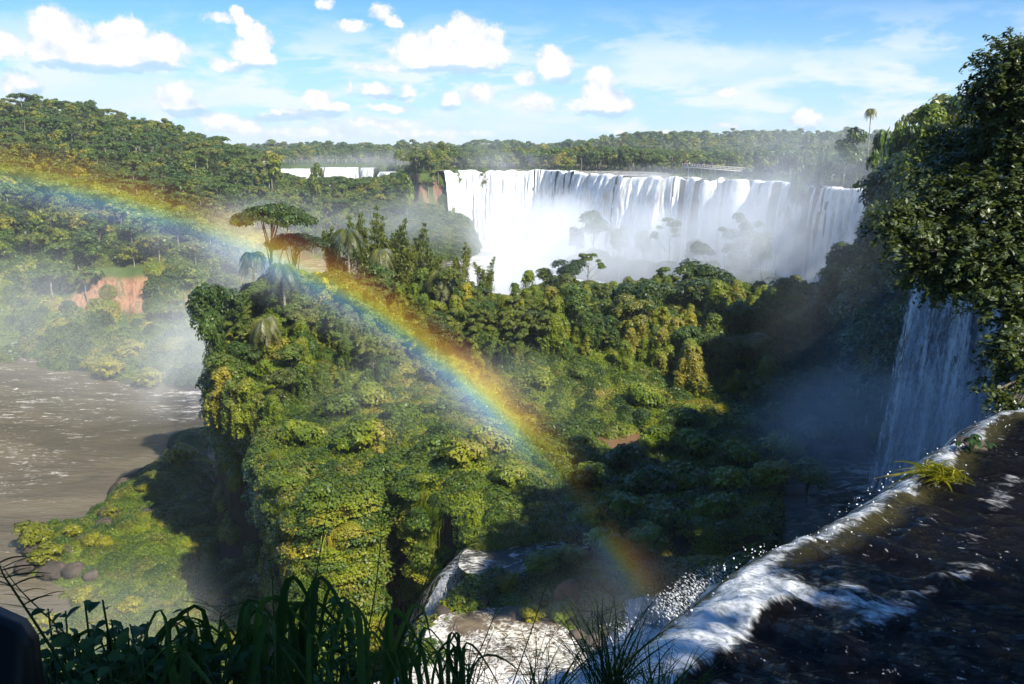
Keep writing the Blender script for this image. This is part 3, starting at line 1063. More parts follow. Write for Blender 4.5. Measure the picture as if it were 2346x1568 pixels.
def streaks(name, lip, zt, zb, n, vout, length, width, seed, parent, spread=0.35):
    """drops and torn shreds of water, each drawn out along its own path"""
    rs = np.random.RandomState(seed)
    P2, s = resample(lip, 0.1)
    tn = unit(np.gradient(P2, axis=0))
    nr = np.stack([tn[:, 1], -tn[:, 0]], 1)
    # the water leaves the lip in bundles
    w = np.clip(fbm(s * 1.0, s * 0, 1.1, 4, seed % 7) + 0.25, 0.02, 1) ** 1.5
    i = rs.choice(len(s), n, p=w / w.sum())
    tm = np.sqrt(rs.rand(n)) * math.sqrt(2 * (zt - zb) / 9.8)
    v0 = vout * (0.6 + 0.7 * rs.rand(n))
    o_ = 0.1 + v0 * tm
    z = zt - 4.9 * tm ** 2 + rs.normal(0, 0.05, n)
    sp = rs.normal(0, spread, n) * (0.25 + tm)
    P_ = np.stack([P2[i, 0] + nr[i, 0] * o_ + tn[i, 0] * sp, P2[i, 1] + nr[i, 1] * o_ + tn[i, 1] * sp, z], 1)
    vel = unit(np.stack([nr[i, 0] * v0, nr[i, 1] * v0, -9.8 * tm], 1) + rs.normal(size=(n, 3)) * 0.15)
    B = unit(np.cross(vel, rs.normal(size=(n, 3))))
    ln = length * (0.4 + rs.rand(n)[:, None]) * (0.5 + tm[:, None])
    wd = width * (0.4 + rs.rand(n)[:, None])
    V = np.stack([P_ - vel * ln, P_ + B * wd, P_ + vel * ln, P_ - B * wd], 1).reshape(-1, 3)
    o = obj(name, mesh(name, V, np.arange(4 * n).reshape(-1, 4)), M['drop'], parent)
    tag(o, kind='stuff')
    return o


# right-hand fall in the shade
def poly_sub(p0, p1, n=12):
    return [(p0[0] + (p1[0] - p0[0]) * i / n, p0[1] + (p1[1] - p0[1]) * i / n) for i in range(n + 1)]


e = bpy.data.objects.new('waterfall', None)
COL.objects.link(e)
for k, (st, gp, thr_) in enumerate(((1.2, 0.0, 4.0), (1.9, 0.15, 5.2), (2.6, 0.3, 6.4))):
    curtain('strands', [(39.8, 89.2), (44, 86.0), (49.5, 82.1), (54, 77)], -5.5, -32.2, M['veil_right'], throw=thr_, fold=1.1, gap=gp, seed=15 + k, step=0.14, start=st, flare=2.0, nv=70, lipnoise=0.8, parent=e)
streaks('water_shreds', [(39.8, 89.2), (44, 86.0), (49.5, 82.1), (54, 77)], -5.5, -32, 16000, 2.6, 0.30, 0.045, 15, e, 0.6)
tag(e, 'tall blue-white fall plunging in shade under the big tree on the right', 'waterfall')

# water on the shelf below it
def chan_sheet():
    P2, s = resample([(47, 97)] + [tuple(q) for q in CHAN] + [(-11, 43)], 0.5)
    tn = unit(np.gradient(P2, axis=0))
    k = 8
    ker = np.ones(2 * k + 1) / (2 * k + 1)
    tn = unit(np.stack([np.convolve(np.pad(tn[:, i], k, 'edge'), ker, 'valid') for i in range(2)], 1))
    nr = np.stack([tn[:, 1], -tn[:, 0]], 1)
    w = np.interp(P2[:, 1], [44, 55, 62, 70, 84, 95], [5.5, 5.5, 6.3, 9.5, 15.0, 16.0])
    u = np.linspace(-1, 1, 60)
    X = P2[:, 0][:, None] + nr[:, 0][:, None] * w[:, None] * u
    Y = P2[:, 1][:, None] + nr[:, 1][:, None] * w[:, None] * u
    Z = -31.6 + 0.35 * fbm(X, Y, 0.5, 4, 3)
    dd = np.hypot(X - 44, Y - 84)
    fo = 0.45 * np.exp(-(dd / 11) ** 2) + 0.5 * sstep(Y, 58, 50) + 0.12 * fbm(X, Y, 0.15, 3, 8)
    me = mesh('chasm_river', np.stack([X.ravel(), Y.ravel(), Z.ravel()], 1), grid_faces(len(s), 60), True, {'foam': fo.ravel()})
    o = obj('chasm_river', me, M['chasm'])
    tag(o, 'dark shaded river running below the right-hand fall', kind='structure')


chan_sheet()

# white water pouring from the near lip onto the shelf: a thrown sheet of foam
def apron():
    P2, s = resample([(-4, 46.5), (0.5, 50.5), (4, 54), (7.5, 58), (11, 58), (15, 57)], 0.12)
    # far edge of the thrown water; the near edge lies under the lip
    N = np.array([(1.5, 8.5), (3.5, 10.0), (5.5, 11.5), (8, 14), (11, 17)])
    Pn, _ = resample(N, 0.05)
    idx = np.linspace(0, len(Pn) - 1, len(s)).astype(int)
    Pn = Pn[idx]
    u = np.linspace(0, 1, 160)
    X = Pn[:, 0][:, None] * (1 - u) + P2[:, 0][:, None] * u
    Y = Pn[:, 1][:, None] * (1 - u) + P2[:, 1][:, None] * u
    prof = np.interp(u, [0, 0.15, 0.4, 0.7, 0.9, 1.0], [-6, -11, -19, -26.3, -30.0, -31.2])
    Z = prof[None, :] + 1.5 * fbm(X, Y, 0.25, 5, 2) * np.clip(u * 3, 0, 1) + 0.5 * fbm(X, Y, 1.3, 3, 4) * np.clip(u * 3, 0, 1)
    S_, U_ = np.meshgrid(s, u * 40, indexing='ij')
    me = mesh('near_fall', np.stack([X.ravel(), Y.ravel(), Z.ravel()], 1), grid_faces(len(s), 160), True, {'s': S_.ravel(), 'v': U_.ravel()})
    o = obj('waterfall', me, M['foam'])
    tag(o, 'wide white cascade thrown from the near river onto the ledge below', 'waterfall')


apron()
e = bpy.data.objects.new('waterfall', None)
COL.objects.link(e)
streaks('water_shreds', [(3.0, 40), (6.0, 43), (9.5, 47), (13, 50)][::-1], -23, -31, 14000, -4.5, 0.10, 0.030, 61, e, 1.2)
tag(e, 'ragged shreds of white water leaping from the crest of the near cascade', 'waterfall')

BOULD = []
# water leaving the shelf towards the gorge
def strands(lip, zt, zb, label, group, layers, loc_seed):
    e = bpy.data.objects.new('waterfall', None)
    COL.objects.link(e)
    for k, (st, gp, thr_) in enumerate(layers):
        curtain('strands', lip, zt - 0.05 * k, zb, M['veil_near'], throw=thr_, fold=0.55, gap=gp, seed=loc_seed + k, step=0.07, start=st, side=1, inland=0.35, lipnoise=0.25, parent=e, nv=70)
    streaks('water_shreds', lip, zt, zb, 15000, 1.9, 0.16, 0.028, loc_seed, e)
    tag(e, label, 'waterfall', group)
    return e


strands([onz(1185, 1226, -30), onz(1120, 1235, -30), onz(1085, 1250, -30), onz(1050, 1285, -30), onz(1025, 1330, -30)], -30.3, -50, 'narrow white fall curling over the cliff edge at bottom centre', 'falls leaving the ledge at bottom centre', ((0.3, 0.3, 6.0),), 21)
strands([onz(1090, 1395, -30), onz(1040, 1400, -30), onz(1005, 1440, -30), onz(975, 1500, -30), onz(945, 1600, -30), onz(925, 1700, -30)], -30.3, -50, 'lower white fall spilling off the ledge behind the grass stems', 'falls leaving the ledge at bottom centre', ((0.3, 0.2, 6.0),), 31)
strands([onz(1435, 1372, -28.4), onz(1480, 1366, -28.4), onz(1530, 1372, -28.4), onz(1575, 1385, -28.4)], -28.4, -31, 'short broken fall over dark rock just beyond the near lip', None, ((0.1, 0.3, 1.0), (0.4, 0.4, 1.6)), 41)
# ledge water
def patch(name, pts, z, mat, foam, label, n=60, wob=0.15, ff=None):
    pts = np.array(pts)
    c_ = pts.mean(0)
    th = np.arctan2(pts[:, 1] - c_[1], pts[:, 0] - c_[0])
    o_ = np.argsort(th)
    pts, th = pts[o_], th[o_]
    rr = np.hypot(*(pts - c_).T)
    ta = np.linspace(-math.pi, math.pi, 97)[:-1]
    r_ = np.interp(ta, np.concatenate([th - 2 * math.pi, th, th + 2 * math.pi]), np.tile(rr, 3))
    u = np.linspace(0.02, 1, n)
    X = c_[0] + np.cos(ta)[:, None] * r_[:, None] * u
    Y = c_[1] + np.sin(ta)[:, None] * r_[:, None] * u
    Z = z + wob * fbm(X, Y, 0.8, 4, 3)
    me = mesh(name, np.stack([X.ravel(), Y.ravel(), Z.ravel()], 1), grid_faces(96, n, True)[:, ::-1], True, {'foam': np.full(X.size, foam) if ff is None else ff(X.ravel(), Y.ravel(), Z.ravel())})
    o = obj(name, me, mat)
    tag(o, label, kind='structure')
    return o


for i, (a_, b_, r) in enumerate(((1012, 1402, .5), (1058, 1392, .45), (1105, 1380, .5), (1320, 1455, .5), (1360, 1470, .6), (1240, 1385, .35))):
    BOULD.append((a_, b_, r))
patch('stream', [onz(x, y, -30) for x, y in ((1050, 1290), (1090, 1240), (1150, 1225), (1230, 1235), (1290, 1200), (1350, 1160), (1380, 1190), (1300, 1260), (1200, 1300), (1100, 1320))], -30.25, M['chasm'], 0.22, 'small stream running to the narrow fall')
M['ledge'] = watermat('ledge_water', (0.11, 0.085, 0.055), 0.95, 0.30, 2.6, (1, 1, 1), bump=0.5, attr='foam')
patch('ledge_pool', [onz(x, y, -30) for x, y in ((930, 1600), (975, 1480), (1010, 1400), (1080, 1390), (1180, 1380), (1280, 1420), (1330, 1480), (1400, 1560), (1300, 1700), (1000, 1700))], -30.3, M['ledge'], 0.10, 'foaming pool on the ledge below the near cascade',
      ff=lambda x, y, z: (lambda qx, qy: 0.30 + 0.22 * fbm(x, y, 0.35, 4, 6) - 0.50 * np.exp(-((qx - 1215) / 95) ** 2 - ((qy - 1402) / 24) ** 2) - 0.35 * np.exp(-((qx - 1060) / 45) ** 2 - ((qy - 1425) / 30) ** 2))(*proj(x, y, z)))
patch('mud_pool', [onz(x, y, -30) for x, y in ((1350, 1005), (1370, 985), (1425, 978), (1490, 985), (1500, 1008), (1450, 1034), (1390, 1030))], -30.25, M['mudwater'], 0, 'still red-brown pool among the bushes', wob=0.02)

# ---------------------------------------------------------------- near river and its lip
m, t = newmat('near_river_water')
o = t.n('ShaderNodeOutputMaterial')
geo = t.n('ShaderNodeNewGeometry')
p = geo.outputs['Position']
af = t.n('ShaderNodeAttribute', attribute_name='foam').outputs['Fac']
at_ = t.n('ShaderNodeAttribute', attribute_name='amber').outputs['Fac']
cq = t.n('ShaderNodeCombineXYZ')
t.put(cq.inputs[0], t.vec('DOT_PRODUCT', p, (0.714, 0.70, 0)))
t.put(cq.inputs[1], t.math('MULTIPLY', t.vec('DOT_PRODUCT', p, (0.70, -0.714, 0)), 0.34))
q = cq.outputs[0]
n1 = t.noise(q, 3.0, 8, 0.62, 1.0)
n2 = t.noise(q, 11.0, 6, 0.65, 0.6)
n3 = t.noise(q, 30.0, 4, 0.6)
bub = t.math('ADD', t.math('MULTIPLY', n1, 0.5), t.math('MULTIPLY_ADD', n2, 0.45, t.math('MULTIPLY', n3, 0.15)))
foam = t.mapr(t.math('ADD', af, bub), 0.96, 1.24)
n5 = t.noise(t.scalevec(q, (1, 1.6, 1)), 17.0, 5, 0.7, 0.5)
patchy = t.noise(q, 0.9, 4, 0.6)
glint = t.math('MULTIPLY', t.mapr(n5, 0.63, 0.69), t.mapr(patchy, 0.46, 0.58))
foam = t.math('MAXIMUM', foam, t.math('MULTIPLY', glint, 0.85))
b = t.n('ShaderNodeBsdfPrincipled')
b.inputs['Roughness'].default_value = 0.07
b.inputs['IOR'].default_value = 1.33
col = t.mix(at_, (0.0045, 0.0035, 0.003), (0.22, 0.20, 0.07))
t.put(b.inputs['Base Color'], col)
bp = t.n('ShaderNodeBump')
bp.inputs['Strength'].default_value = 1.0
bp.inputs['Distance'].default_value = 0.28
t.put(bp.inputs['Height'], t.math('ADD', n1, t.math('MULTIPLY', n2, 0.4)))
t.put(b.inputs['Normal'], bp.outputs[0])
fb = t.n('ShaderNodeBsdfPrincipled')
fb.inputs['Roughness'].default_value = 0.25
t.put(fb.inputs['Base Color'], t.mix(t.mapr(t.math('ADD', n2, n3), 0.8, 1.15), (0.34, 0.37, 0.36), (0.82, 0.84, 0.84)))
bp2 = t.n('ShaderNodeBump')
bp2.inputs['Strength'].default_value = 0.6
bp2.inputs['Distance'].default_value = 0.08
t.put(bp2.inputs['Height'], t.math('ADD', n2, t.math('MULTIPLY', n3, 0.5)))
t.put(fb.inputs['Normal'], bp2.outputs[0])
mx = t.n('ShaderNodeMixShader')
t.put(mx.inputs[0], foam)
t.put(mx.inputs[1], b.outputs[0])
t.put(mx.inputs[2], fb.outputs[0])
t.put(o.inputs[0], mx.outputs[0])
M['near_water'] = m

LN = [(-0.6, 4.2)] + [tuple(q) for q in LIPA] + [(22, 26)]
Pl, sl = resample(LN, 0.055)
for _ in range(1):
    k = 10
    ker = np.ones(2 * k + 1) / (2 * k + 1)
    Pl = np.stack([np.convolve(np.pad(Pl[:, i], k, 'edge'), ker, 'valid') for i in range(2)], 1)
inl = np.array([0.70, -0.714])
tt = np.concatenate([-3.2 * np.linspace(1, 0, 46)[:-1] ** 1.2, np.linspace(0, 4, 90)[:-1], np.geomspace(4, 17, 110)])
Sg, Tg = np.meshgrid(sl, tt, indexing='ij')
X = Pl[:, 0][:, None] + inl[0] * Tg
Y = Pl[:, 1][:, None] + inl[1] * Tg
lipw = 0.28 * fbm(Sg, Sg * 0, 0.9, 4, 3)
X = X + inl[0] * lipw * np.exp(-np.abs(Tg))
Y = Y + inl[1] * lipw * np.exp(-np.abs(Tg))
# flow coordinates: u across the current, w along it
uu, ww = X * 0.714 + Y * 0.70, X * 0.70 - Y * 0.714
wav = 0.13 * fbm(uu, ww * 0.5, 0.9, 4, 2) + 0.075 * fbm(uu, ww * 0.42, 3.2, 4, 6) + 0.02 * fbm(uu, ww, 10, 2, 1)
Z = -4.0 + 0.012 * np.clip(Tg, 0, None) + wav
PX, PY = proj(X, Y, np.full_like(X, -4.0))
foamf = 0.62 * np.exp(-((Tg + 0.22) / 0.30) ** 2) + 0.62 * sstep(Tg, -0.3, -0.8)
for (bx, by, rx, ry, st, ang) in ((1560, 1500, 190, 60, .55, -38), (1740, 1370, 150, 44, .5, -28), (1880, 1370, 130, 34, .55, 8), (1700, 1480, 110, 40, .33, 5), (1950, 1340, 60, 30, .35, 30),
                                  (2210, 1260, 220, 60, .36, -35), (2110, 1210, 160, 30, .36, -35), (2300, 1120, 110, 50, .37, -40), (1560, 1560, 120, 60, .3, -30), (2200, 1330, 260, 30, .34, -20), (2040, 1420, 130, 24, .35, -12), (2250, 1450, 180, 22, .22, -10), (1850, 1500, 120, 18, .22, -25)):
    ca, sa = math.cos(R(ang)), math.sin(R(ang))
    ex, ey = (PX - bx) * ca + (PY - by) * sa, -(PX - bx) * sa + (PY - by) * ca
    foamf = foamf + st * np.exp(-((ex / rx) ** 2 + (ey / ry) ** 2))
foamf = foamf - 0.03
chop = sstep(foamf, 0.15, 0.6)
Z = Z + chop * (0.12 * fbm(uu * 1.6, ww * 0.7, 2.2, 4, 9) + 0.035 * np.abs(fbm(uu, ww * 0.6, 8.0, 3, 10)) + 0.05)
o2 = np.clip(-Tg, 0, None)
Z = Z - 0.95 * o2 ** 2
amber = 0.30 * sstep(Tg, 0.26, 0.0) * sstep(Tg, -0.9, -0.2) * sstep(PX, 1700, 1950) * (0.6 + 0.4 * fbm(X, Y, 1.5, 3, 2))
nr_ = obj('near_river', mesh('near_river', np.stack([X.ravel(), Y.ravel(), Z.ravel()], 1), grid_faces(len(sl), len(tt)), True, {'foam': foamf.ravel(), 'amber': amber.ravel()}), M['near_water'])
tag(nr_, 'dark brown river sliding over its foaming lip in the foreground', kind='structure')

# drops thrown up along the lip
rs = np.random.RandomState(5)
ico_v = np.array([(0, 0, 1), (.89, 0, .45), (.28, .85, .45), (-.72, .53, .45), (-.72, -.53, .45), (.28, -.85, .45), (.72, .53, -.45), (-.28, .85, -.45), (-.89, 0, -.45), (-.28, -.85, -.45), (.72, -.53, -.45), (0, 0, -1)])
ico_f = np.array([(0, 1, 2), (0, 2, 3), (0, 3, 4), (0, 4, 5), (0, 5, 1), (1, 6, 2), (2, 7, 3), (3, 8, 4), (4, 9, 5), (5, 10, 1), (2, 6, 7), (3, 7, 8), (4, 8, 9), (5, 9, 10), (1, 10, 6), (6, 11, 7), (7, 11, 8), (8, 11, 9), (9, 11, 10), (10, 11, 6)])
nd_ = 800
si = rs.randint(10, int(len(sl) * 0.72), nd_)
clus = fbm(sl[si], sl[si] * 0, 0.8, 3, 7) * 0.5 + 0.5
tt_ = rs.normal(-0.30, 0.22, nd_)
hz = np.abs(rs.normal(0, 0.085, nd_)) * (0.5 + 1.9 * clus ** 2)
C0 = np.stack([Pl[si, 0] + inl[0] * tt_, Pl[si, 1] + inl[1] * tt_, -3.95 + hz - 0.95 * np.clip(-tt_, 0, None) ** 2], 1)
rad = 0.0025 + 0.009 * rs.rand(nd_) ** 3
V = (C0[:, None] + ico_v[None] * rad[:, None, None] * (1 + 0.8 * (rs.rand(nd_, 1, 3) - 0.3))).reshape(-1, 3)
Fq = (ico_f[None] + 12 * np.arange(nd_)[:, None, None]).reshape(-1, 3)
m, t = newmat('spray_drop')
o = t.n('ShaderNodeOutputMaterial')
b = t.n('ShaderNodeBsdfPrincipled')
b.inputs['Base Color'].default_value = (0.85, 0.88, 0.9, 1)
b.inputs['Roughness'].default_value = 0.1
t.put(o.inputs[0], b.outputs[0])
dr = obj('spray_drops', mesh('spray_drops', V, Fq, True), m)
tag(dr, 'drops of water leaping along the near lip of the river', kind='stuff')

# ---------------------------------------------------------------- plants
def lobes_for(kind, rs, Rr, H):
    L = []
    if kind == 'round':
        for i in range(13):
            a_, e_ = rs.rand() * 6.28, rs.rand() ** 0.7
            rr = Rr * (0.25 + 0.5 * rs.rand())
            L.append((math.cos(a_) * rr, math.sin(a_) * rr, H - Rr * 0.9 + (e_ - 0.35) * Rr * 1.1, Rr * (0.36 + 0.2 * rs.rand()), 0.75))
    elif kind == 'flat':
        for i in range(34):
            a_ = i * 2.4 + rs.rand() * 0.5
            rr = Rr * math.sqrt((i + 0.5) / 34) * 0.93
            L.append((math.cos(a_) * rr, math.sin(a_) * rr, H - Rr * 0.22 - 0.35 * (rr / Rr) ** 2 * Rr * 0.7 + rs.normal() * 0.1, Rr * (0.20 + 0.12 * rs.rand()), 0.48))
    elif kind == 'tall':
        for i in range(14):
            a_ = rs.rand() * 6.28
            f_ = rs.rand()
            rr = Rr * 0.5 * (0.4 + 0.6 * rs.rand()) * (1.15 - f_ * 0.6)
            L.append((math.cos(a_) * rr, math.sin(a_) * rr, H * (0.28 + 0.62 * f_), Rr * (0.34 + 0.18 * rs.rand()), 1.0))
    elif kind == 'open':
        for i in range(11):
            a_, e_ = rs.rand() * 6.28, rs.rand()
            rr = Rr * (0.45 + 0.55 * rs.rand())
            L.append((math.cos(a_) * rr, math.sin(a_) * rr, H - Rr * 1.0 + e_ * Rr * 0.95, Rr * (0.22 + 0.16 * rs.rand()), 0.6))
    elif kind == 'bush':
        for i in range(9):
            a_ = rs.rand() * 6.28
            rr = Rr * 0.55 * rs.rand()
            L.append((math.cos(a_) * rr, math.sin(a_) * rr, H * (0.35 + 0.35 * rs.rand()), Rr * (0.4 + 0.2 * rs.rand()), 0.8))
    return L


def crown_mesh(name, kind, seed, Rr, H, n, size, mat, droop=0.0, strands=0):
    rs = np.random.RandomState(seed)
    L = np.array(lobes_for(kind, rs, Rr, H))
    w = L[:, 3] ** 2
    w /= w.sum()
    li = rs.choice(len(L), n, p=w)
    N = sph(n, rs)
    N[:, 2] = np.where(N[:, 2] < -0.45, -N[:, 2], N[:, 2])
    # secondary clumps within each lobe
    q = L[li]
    c2 = sph(len(L) * 14, rs).reshape(len(L), 14, 3)
    k2 = rs.randint(0, 14, n)
    cl = c2[li, k2]
    cl[:, 2] = np.where(cl[:, 2] < -0.4, -cl[:, 2], cl[:, 2])
    rad = 0.78 + 0.30 * rs.rand(n)
    off = cl * 0.62 + N * 0.42 * rad[:, None]
    P_ = np.stack([q[:, 0] + off[:, 0] * q[:, 3], q[:, 1] + off[:, 1] * q[:, 3], q[:, 2] + off[:, 2] * q[:, 3] * q[:, 4]], 1)
    NN = unit(off * 1.0 + N * 0.6 + np.array([0, 0, 0.35]) + rs.normal(size=(n, 3)) * 0.45)
    V, Fq = leaves(P_, NN, size, rs, 0.5, droop)
    if strands:
        # hanging creepers below the crown
        pts, nn = [], []
        for i in range(strands):
            l = L[rs.randint(len(L))]
            a_ = rs.rand() * 6.28
            x0, y0, z0 = l[0] + math.cos(a_) * l[3], l[1] + math.sin(a_) * l[3], l[2]
            ln = Rr * (0.5 + 1.1 * rs.rand())
            k = int(ln / size * 1.6) + 2
            for j in range(k):
                pts.append((x0 + rs.normal() * size * 0.7, y0 + rs.normal() * size * 0.7, max(0.2, z0 - ln * j / k)))
                nn.append((math.cos(a_), math.sin(a_), 0.3))
        pts, nn = np.array(pts), unit(np.array(nn) + rs.normal(size=(len(nn), 3)) * 0.5)
        V2, F2 = leaves(pts, nn, size, rs, 0.5, 0.8)
        Fq = np.vstack([Fq, F2 + len(V)])
        V = np.vstack([V, V2])
    me = mesh(name, V, Fq)
    me.materials.append(mat)
    return me, L


def trunk_mesh(name, L, H, r, seed, mat, lean=0.3, base=-1.2, k=7, limbs=7):
    rs = np.random.RandomState(seed)
    g = Geo()
    top = np.array([L[:, 0].mean() * 0.5, L[:, 1].mean() * 0.5, L[:, 2].mean() - 0.2])
    bend = rs.normal(size=2) * lean
    f = np.linspace(0, 1, 7)
    pts = np.stack([top[0] * f + bend[0] * np.sin(f * 3), top[1] * f + bend[1] * np.sin(f * 3), base + (top[2] - base) * f], 1)
    g.tube(pts, r * (1.25 - 0.75 * f), k)
    for i in range(min(limbs, len(L))):
        l = L[i]
        s_ = 0.45 + 0.4 * rs.rand()
        st = np.array([np.interp(s_, f, pts[:, j]) for j in range(3)])
        e = np.array(l[:3])
        mid = (st + e) / 2 + np.array([0, 0, -0.15 * np.linalg.norm(e - st)])
        fr = np.linspace(0, 1, 5)[:, None]
        bz = (1 - fr) ** 2 * st + 2 * fr * (1 - fr) * mid + fr ** 2 * e
        g.tube(bz, np.linspace(r * 0.5, r * 0.13, 5), 5)
    me = g.mesh(name, True)
    me.materials.append(mat)
    return me


PROTO = {}


def proto(key, kind, seed, Rr, H, n, size, mat, tr=0.14, trunk='bark', droop=0, strands=0, joined=False):
    cm_, L = crown_mesh(key + '_crown', kind, seed, Rr, H, n, size, M[mat], droop, strands)
    tm = trunk_mesh(key + '_trunk', L, H, tr, seed, M[trunk], limbs=9)
    PROTO[key] = dict(crown=cm_, trunk=tm, H=H, R=Rr)


# mid-distance kinds (metres at scale 1)
proto('round_a', 'round', 11, 3.4, 8.6, 5200, 0.20, 'leaf')
proto('round_b', 'round', 12, 3.1, 7.6, 4800, 0.20, 'leaf_near')
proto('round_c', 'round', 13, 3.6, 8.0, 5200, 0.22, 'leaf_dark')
proto('vined_a', 'tall', 14, 2.9, 8.2, 5600, 0.18, 'leaf_vine', strands=60)
proto('vined_b', 'tall', 15, 2.6, 7.0, 5200, 0.18, 'leaf', strands=70)
proto('dome_a', 'bush', 24, 3.6, 8.0, 5600, 0.20, 'leaf_dark')
proto('dome_b', 'tall', 25, 3.2, 7.6, 5200, 0.20, 'leaf')
proto('open_a', 'open', 16, 3.6, 9.2, 3600, 0.20, 'leaf', 0.11, 'palebark')
proto('open_b', 'open', 17, 3.2, 8.2, 3200, 0.20, 'leaf_bamboo', 0.10, 'palebark')
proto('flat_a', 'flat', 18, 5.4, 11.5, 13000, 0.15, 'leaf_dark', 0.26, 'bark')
proto('yellow_a', 'bush', 19, 1.9, 3.0, 2600, 0.15, 'leaf_yellow', 0.06)
proto('bush_a', 'bush', 20, 1.9, 2.6, 2600, 0.16, 'leaf_vine', 0.05)
proto('bush_b', 'bush', 21, 1.7, 2.3, 2400, 0.15, 'leaf', 0.05)
proto('sapling', 'tall', 22, 1.5, 5.0, 2200, 0.16, 'leaf_yellow', 0.06, 'palebark')
# far kinds, crown and trunk in one mesh
def farproto(key, kind, seed, Rr, H, n, size, mat):
    cm_, L = crown_mesh(key, kind, seed, Rr, H, n, size, M[mat])
    tm = trunk_mesh(key + '_t', L, H, 0.16, seed, M['palebark'], k=5, limbs=3)
    nv, nf = len(cm_.vertices), len(cm_.polygons)
    Vc = np.empty(nv * 3, np.float32)
    cm_.vertices.foreach_get('co', Vc)
    Vt = np.empty(len(tm.vertices) * 3, np.float32)
    tm.vertices.foreach_get('co', Vt)
    Vc, Vt = Vc.reshape(-1, 3), Vt.reshape(-1, 3)
    Ft = []
    for p_ in tm.polygons:
        vs = list(p_.vertices)
        if len(vs) == 4:
            Ft.append([v + nv for v in vs])
    Fq = np.vstack([np.arange(nv).reshape(-1, 4), np.array(Ft)])
    me = mesh(key, np.vstack([Vc, Vt]), Fq)
    me.materials.append(M[mat])
    me.materials.append(M['palebark'])
    mi = np.zeros(len(Fq), np.int32)
    mi[nf:] = 1
    me.polygons.foreach_set('material_index', mi)
    PROTO[key] = dict(mesh=me, H=H, R=Rr)


farproto('far_a', 'round', 31, 4.0, 9.5, 1500, 0.42, 'leaf')
farproto('far_b', 'round', 32, 3.6, 8.5, 1400, 0.42, 'leaf_vine')
farproto('far_c', 'open', 33, 4.2, 10.5, 1200, 0.42, 'leaf')
farproto('far_d', 'tall', 34, 3.0, 10.0, 1300, 0.42, 'leaf_near')
farproto('far_e', 'flat', 35, 5.0, 10.5, 1500, 0.40, 'leaf')
farproto('far_f', 'round', 36, 3.4, 7.5, 1300, 0.40, 'leaf_yellow')


def empty(name, loc, rz=0, sc=1.0):
    o = bpy.data.objects.new(name, None)
    COL.objects.link(o)
    o.location = loc
    o.rotation_euler = (0, 0, rz)
    o.scale = (sc, sc, sc) if not isinstance(sc, tuple) else sc
    o.empty_display_size = 0.3
    return o


def tree(key, x, y, sc, label, group=None, name='broadleaf_tree', cat='tree', z=None, rz=None, sink=0.4, tilt=None):
    pr = PROTO[key]
    z = gheight(x, y) - sink * (sc if not isinstance(sc, tuple) else sc[2]) if z is None else z
    rz = random.random() * 6.28 if rz is None else rz
    if 'mesh' in pr:
        e = obj(name, pr['mesh'])
        e.location = (x, y, z)
        e.rotation_euler = (0, 0, rz)
        e.scale = (sc, sc, sc) if not isinstance(sc, tuple) else sc
    else:
        e = empty(name, (x, y, z), rz, sc)
        obj('crown' if cat != 'bush' else 'foliage', pr['crown'], None, e)
        obj('trunk' if cat != 'bush' else 'stem', pr['trunk'], None, e)
    if tilt:
        e.rotation_euler = (tilt[0], tilt[1], rz)
    tag(e, label, cat, group)
    return e


# ---- palms
def palm_meshes(seed, H, n=26, fl=2.6):
    rs = np.random.RandomState(seed)
    g = Geo()
    f = np.linspace(0, 1, 9)
    g.tube(np.stack([0.25 * np.sin(f * 2.2), 0.15 * f, -0.8 + (H + 0.8) * f], 1), 0.15 - 0.04 * f, 8)
    tm = g.mesh('palm_trunk', True)
    tm.materials.append(M['palebark'])
    top = np.array([0.25 * math.sin(2.2), 0.15, H])
    Vs, Fs, n0 = [], [], 0
    for i in range(n):
        a_ = i * 2.4 + rs.rand() * 0.5
        up = 1.1 - 1.7 * (i / n)
        d = np.array([math.cos(a_), math.sin(a_), 0])
        u = np.linspace(0, 1, 15)
        pt = top + d * (fl * (u * 0.92 - 0.18 * u ** 2))[:, None] + np.array([0, 0, 1]) * (fl * (up * 0.55 * u - (0.95 + 0.1 * rs.rand()) * u ** 2.1))[:, None]
        side = np.cross(d, [0, 0, 1])
        for j in range(1, 15):
            tdir = unit(pt[j] - pt[j - 1])
            ll = 0.62 * math.sin(math.pi * (0.12 + 0.8 * j / 15))
            for sg in (-1, 1):
                for kk in range(2):
                    b0 = pt[j - 1] + (pt[j] - pt[j - 1]) * (kk / 2)
                    e = b0 + side * sg * ll * 0.75 + tdir * ll * 0.45 + np.array([0, 0, -0.62 * ll + rs.normal() * 0.05])
                    w = tdir * 0.045
                    Vs += [b0 - w, b0 + w, e + w * 0.3, e - w * 0.3]
    V = np.array(Vs)
    me = mesh('palm_fronds', V, np.arange(len(V)).reshape(-1, 4))
    me.materials.append(M['leaf_palm'])
    g = Geo()
    for i in range(5):
        a_ = i * 1.3
        u = np.linspace(0, 1, 5)[:, None]
        g.tube(top + np.array([math.cos(a_), math.sin(a_), 0]) * 0.4 * u + np.array([0, 0, -1.6]) * u ** 1.5, [0.05, 0.06, 0.08, 0.1, 0.04], 5)
    dm = g.mesh('dead_fronds', True)
    dm.materials.append(M['bark'])
    return tm, me, dm


PALM = [palm_meshes(1, 6.5), palm_meshes(2, 4.6, 30, 2.3)]


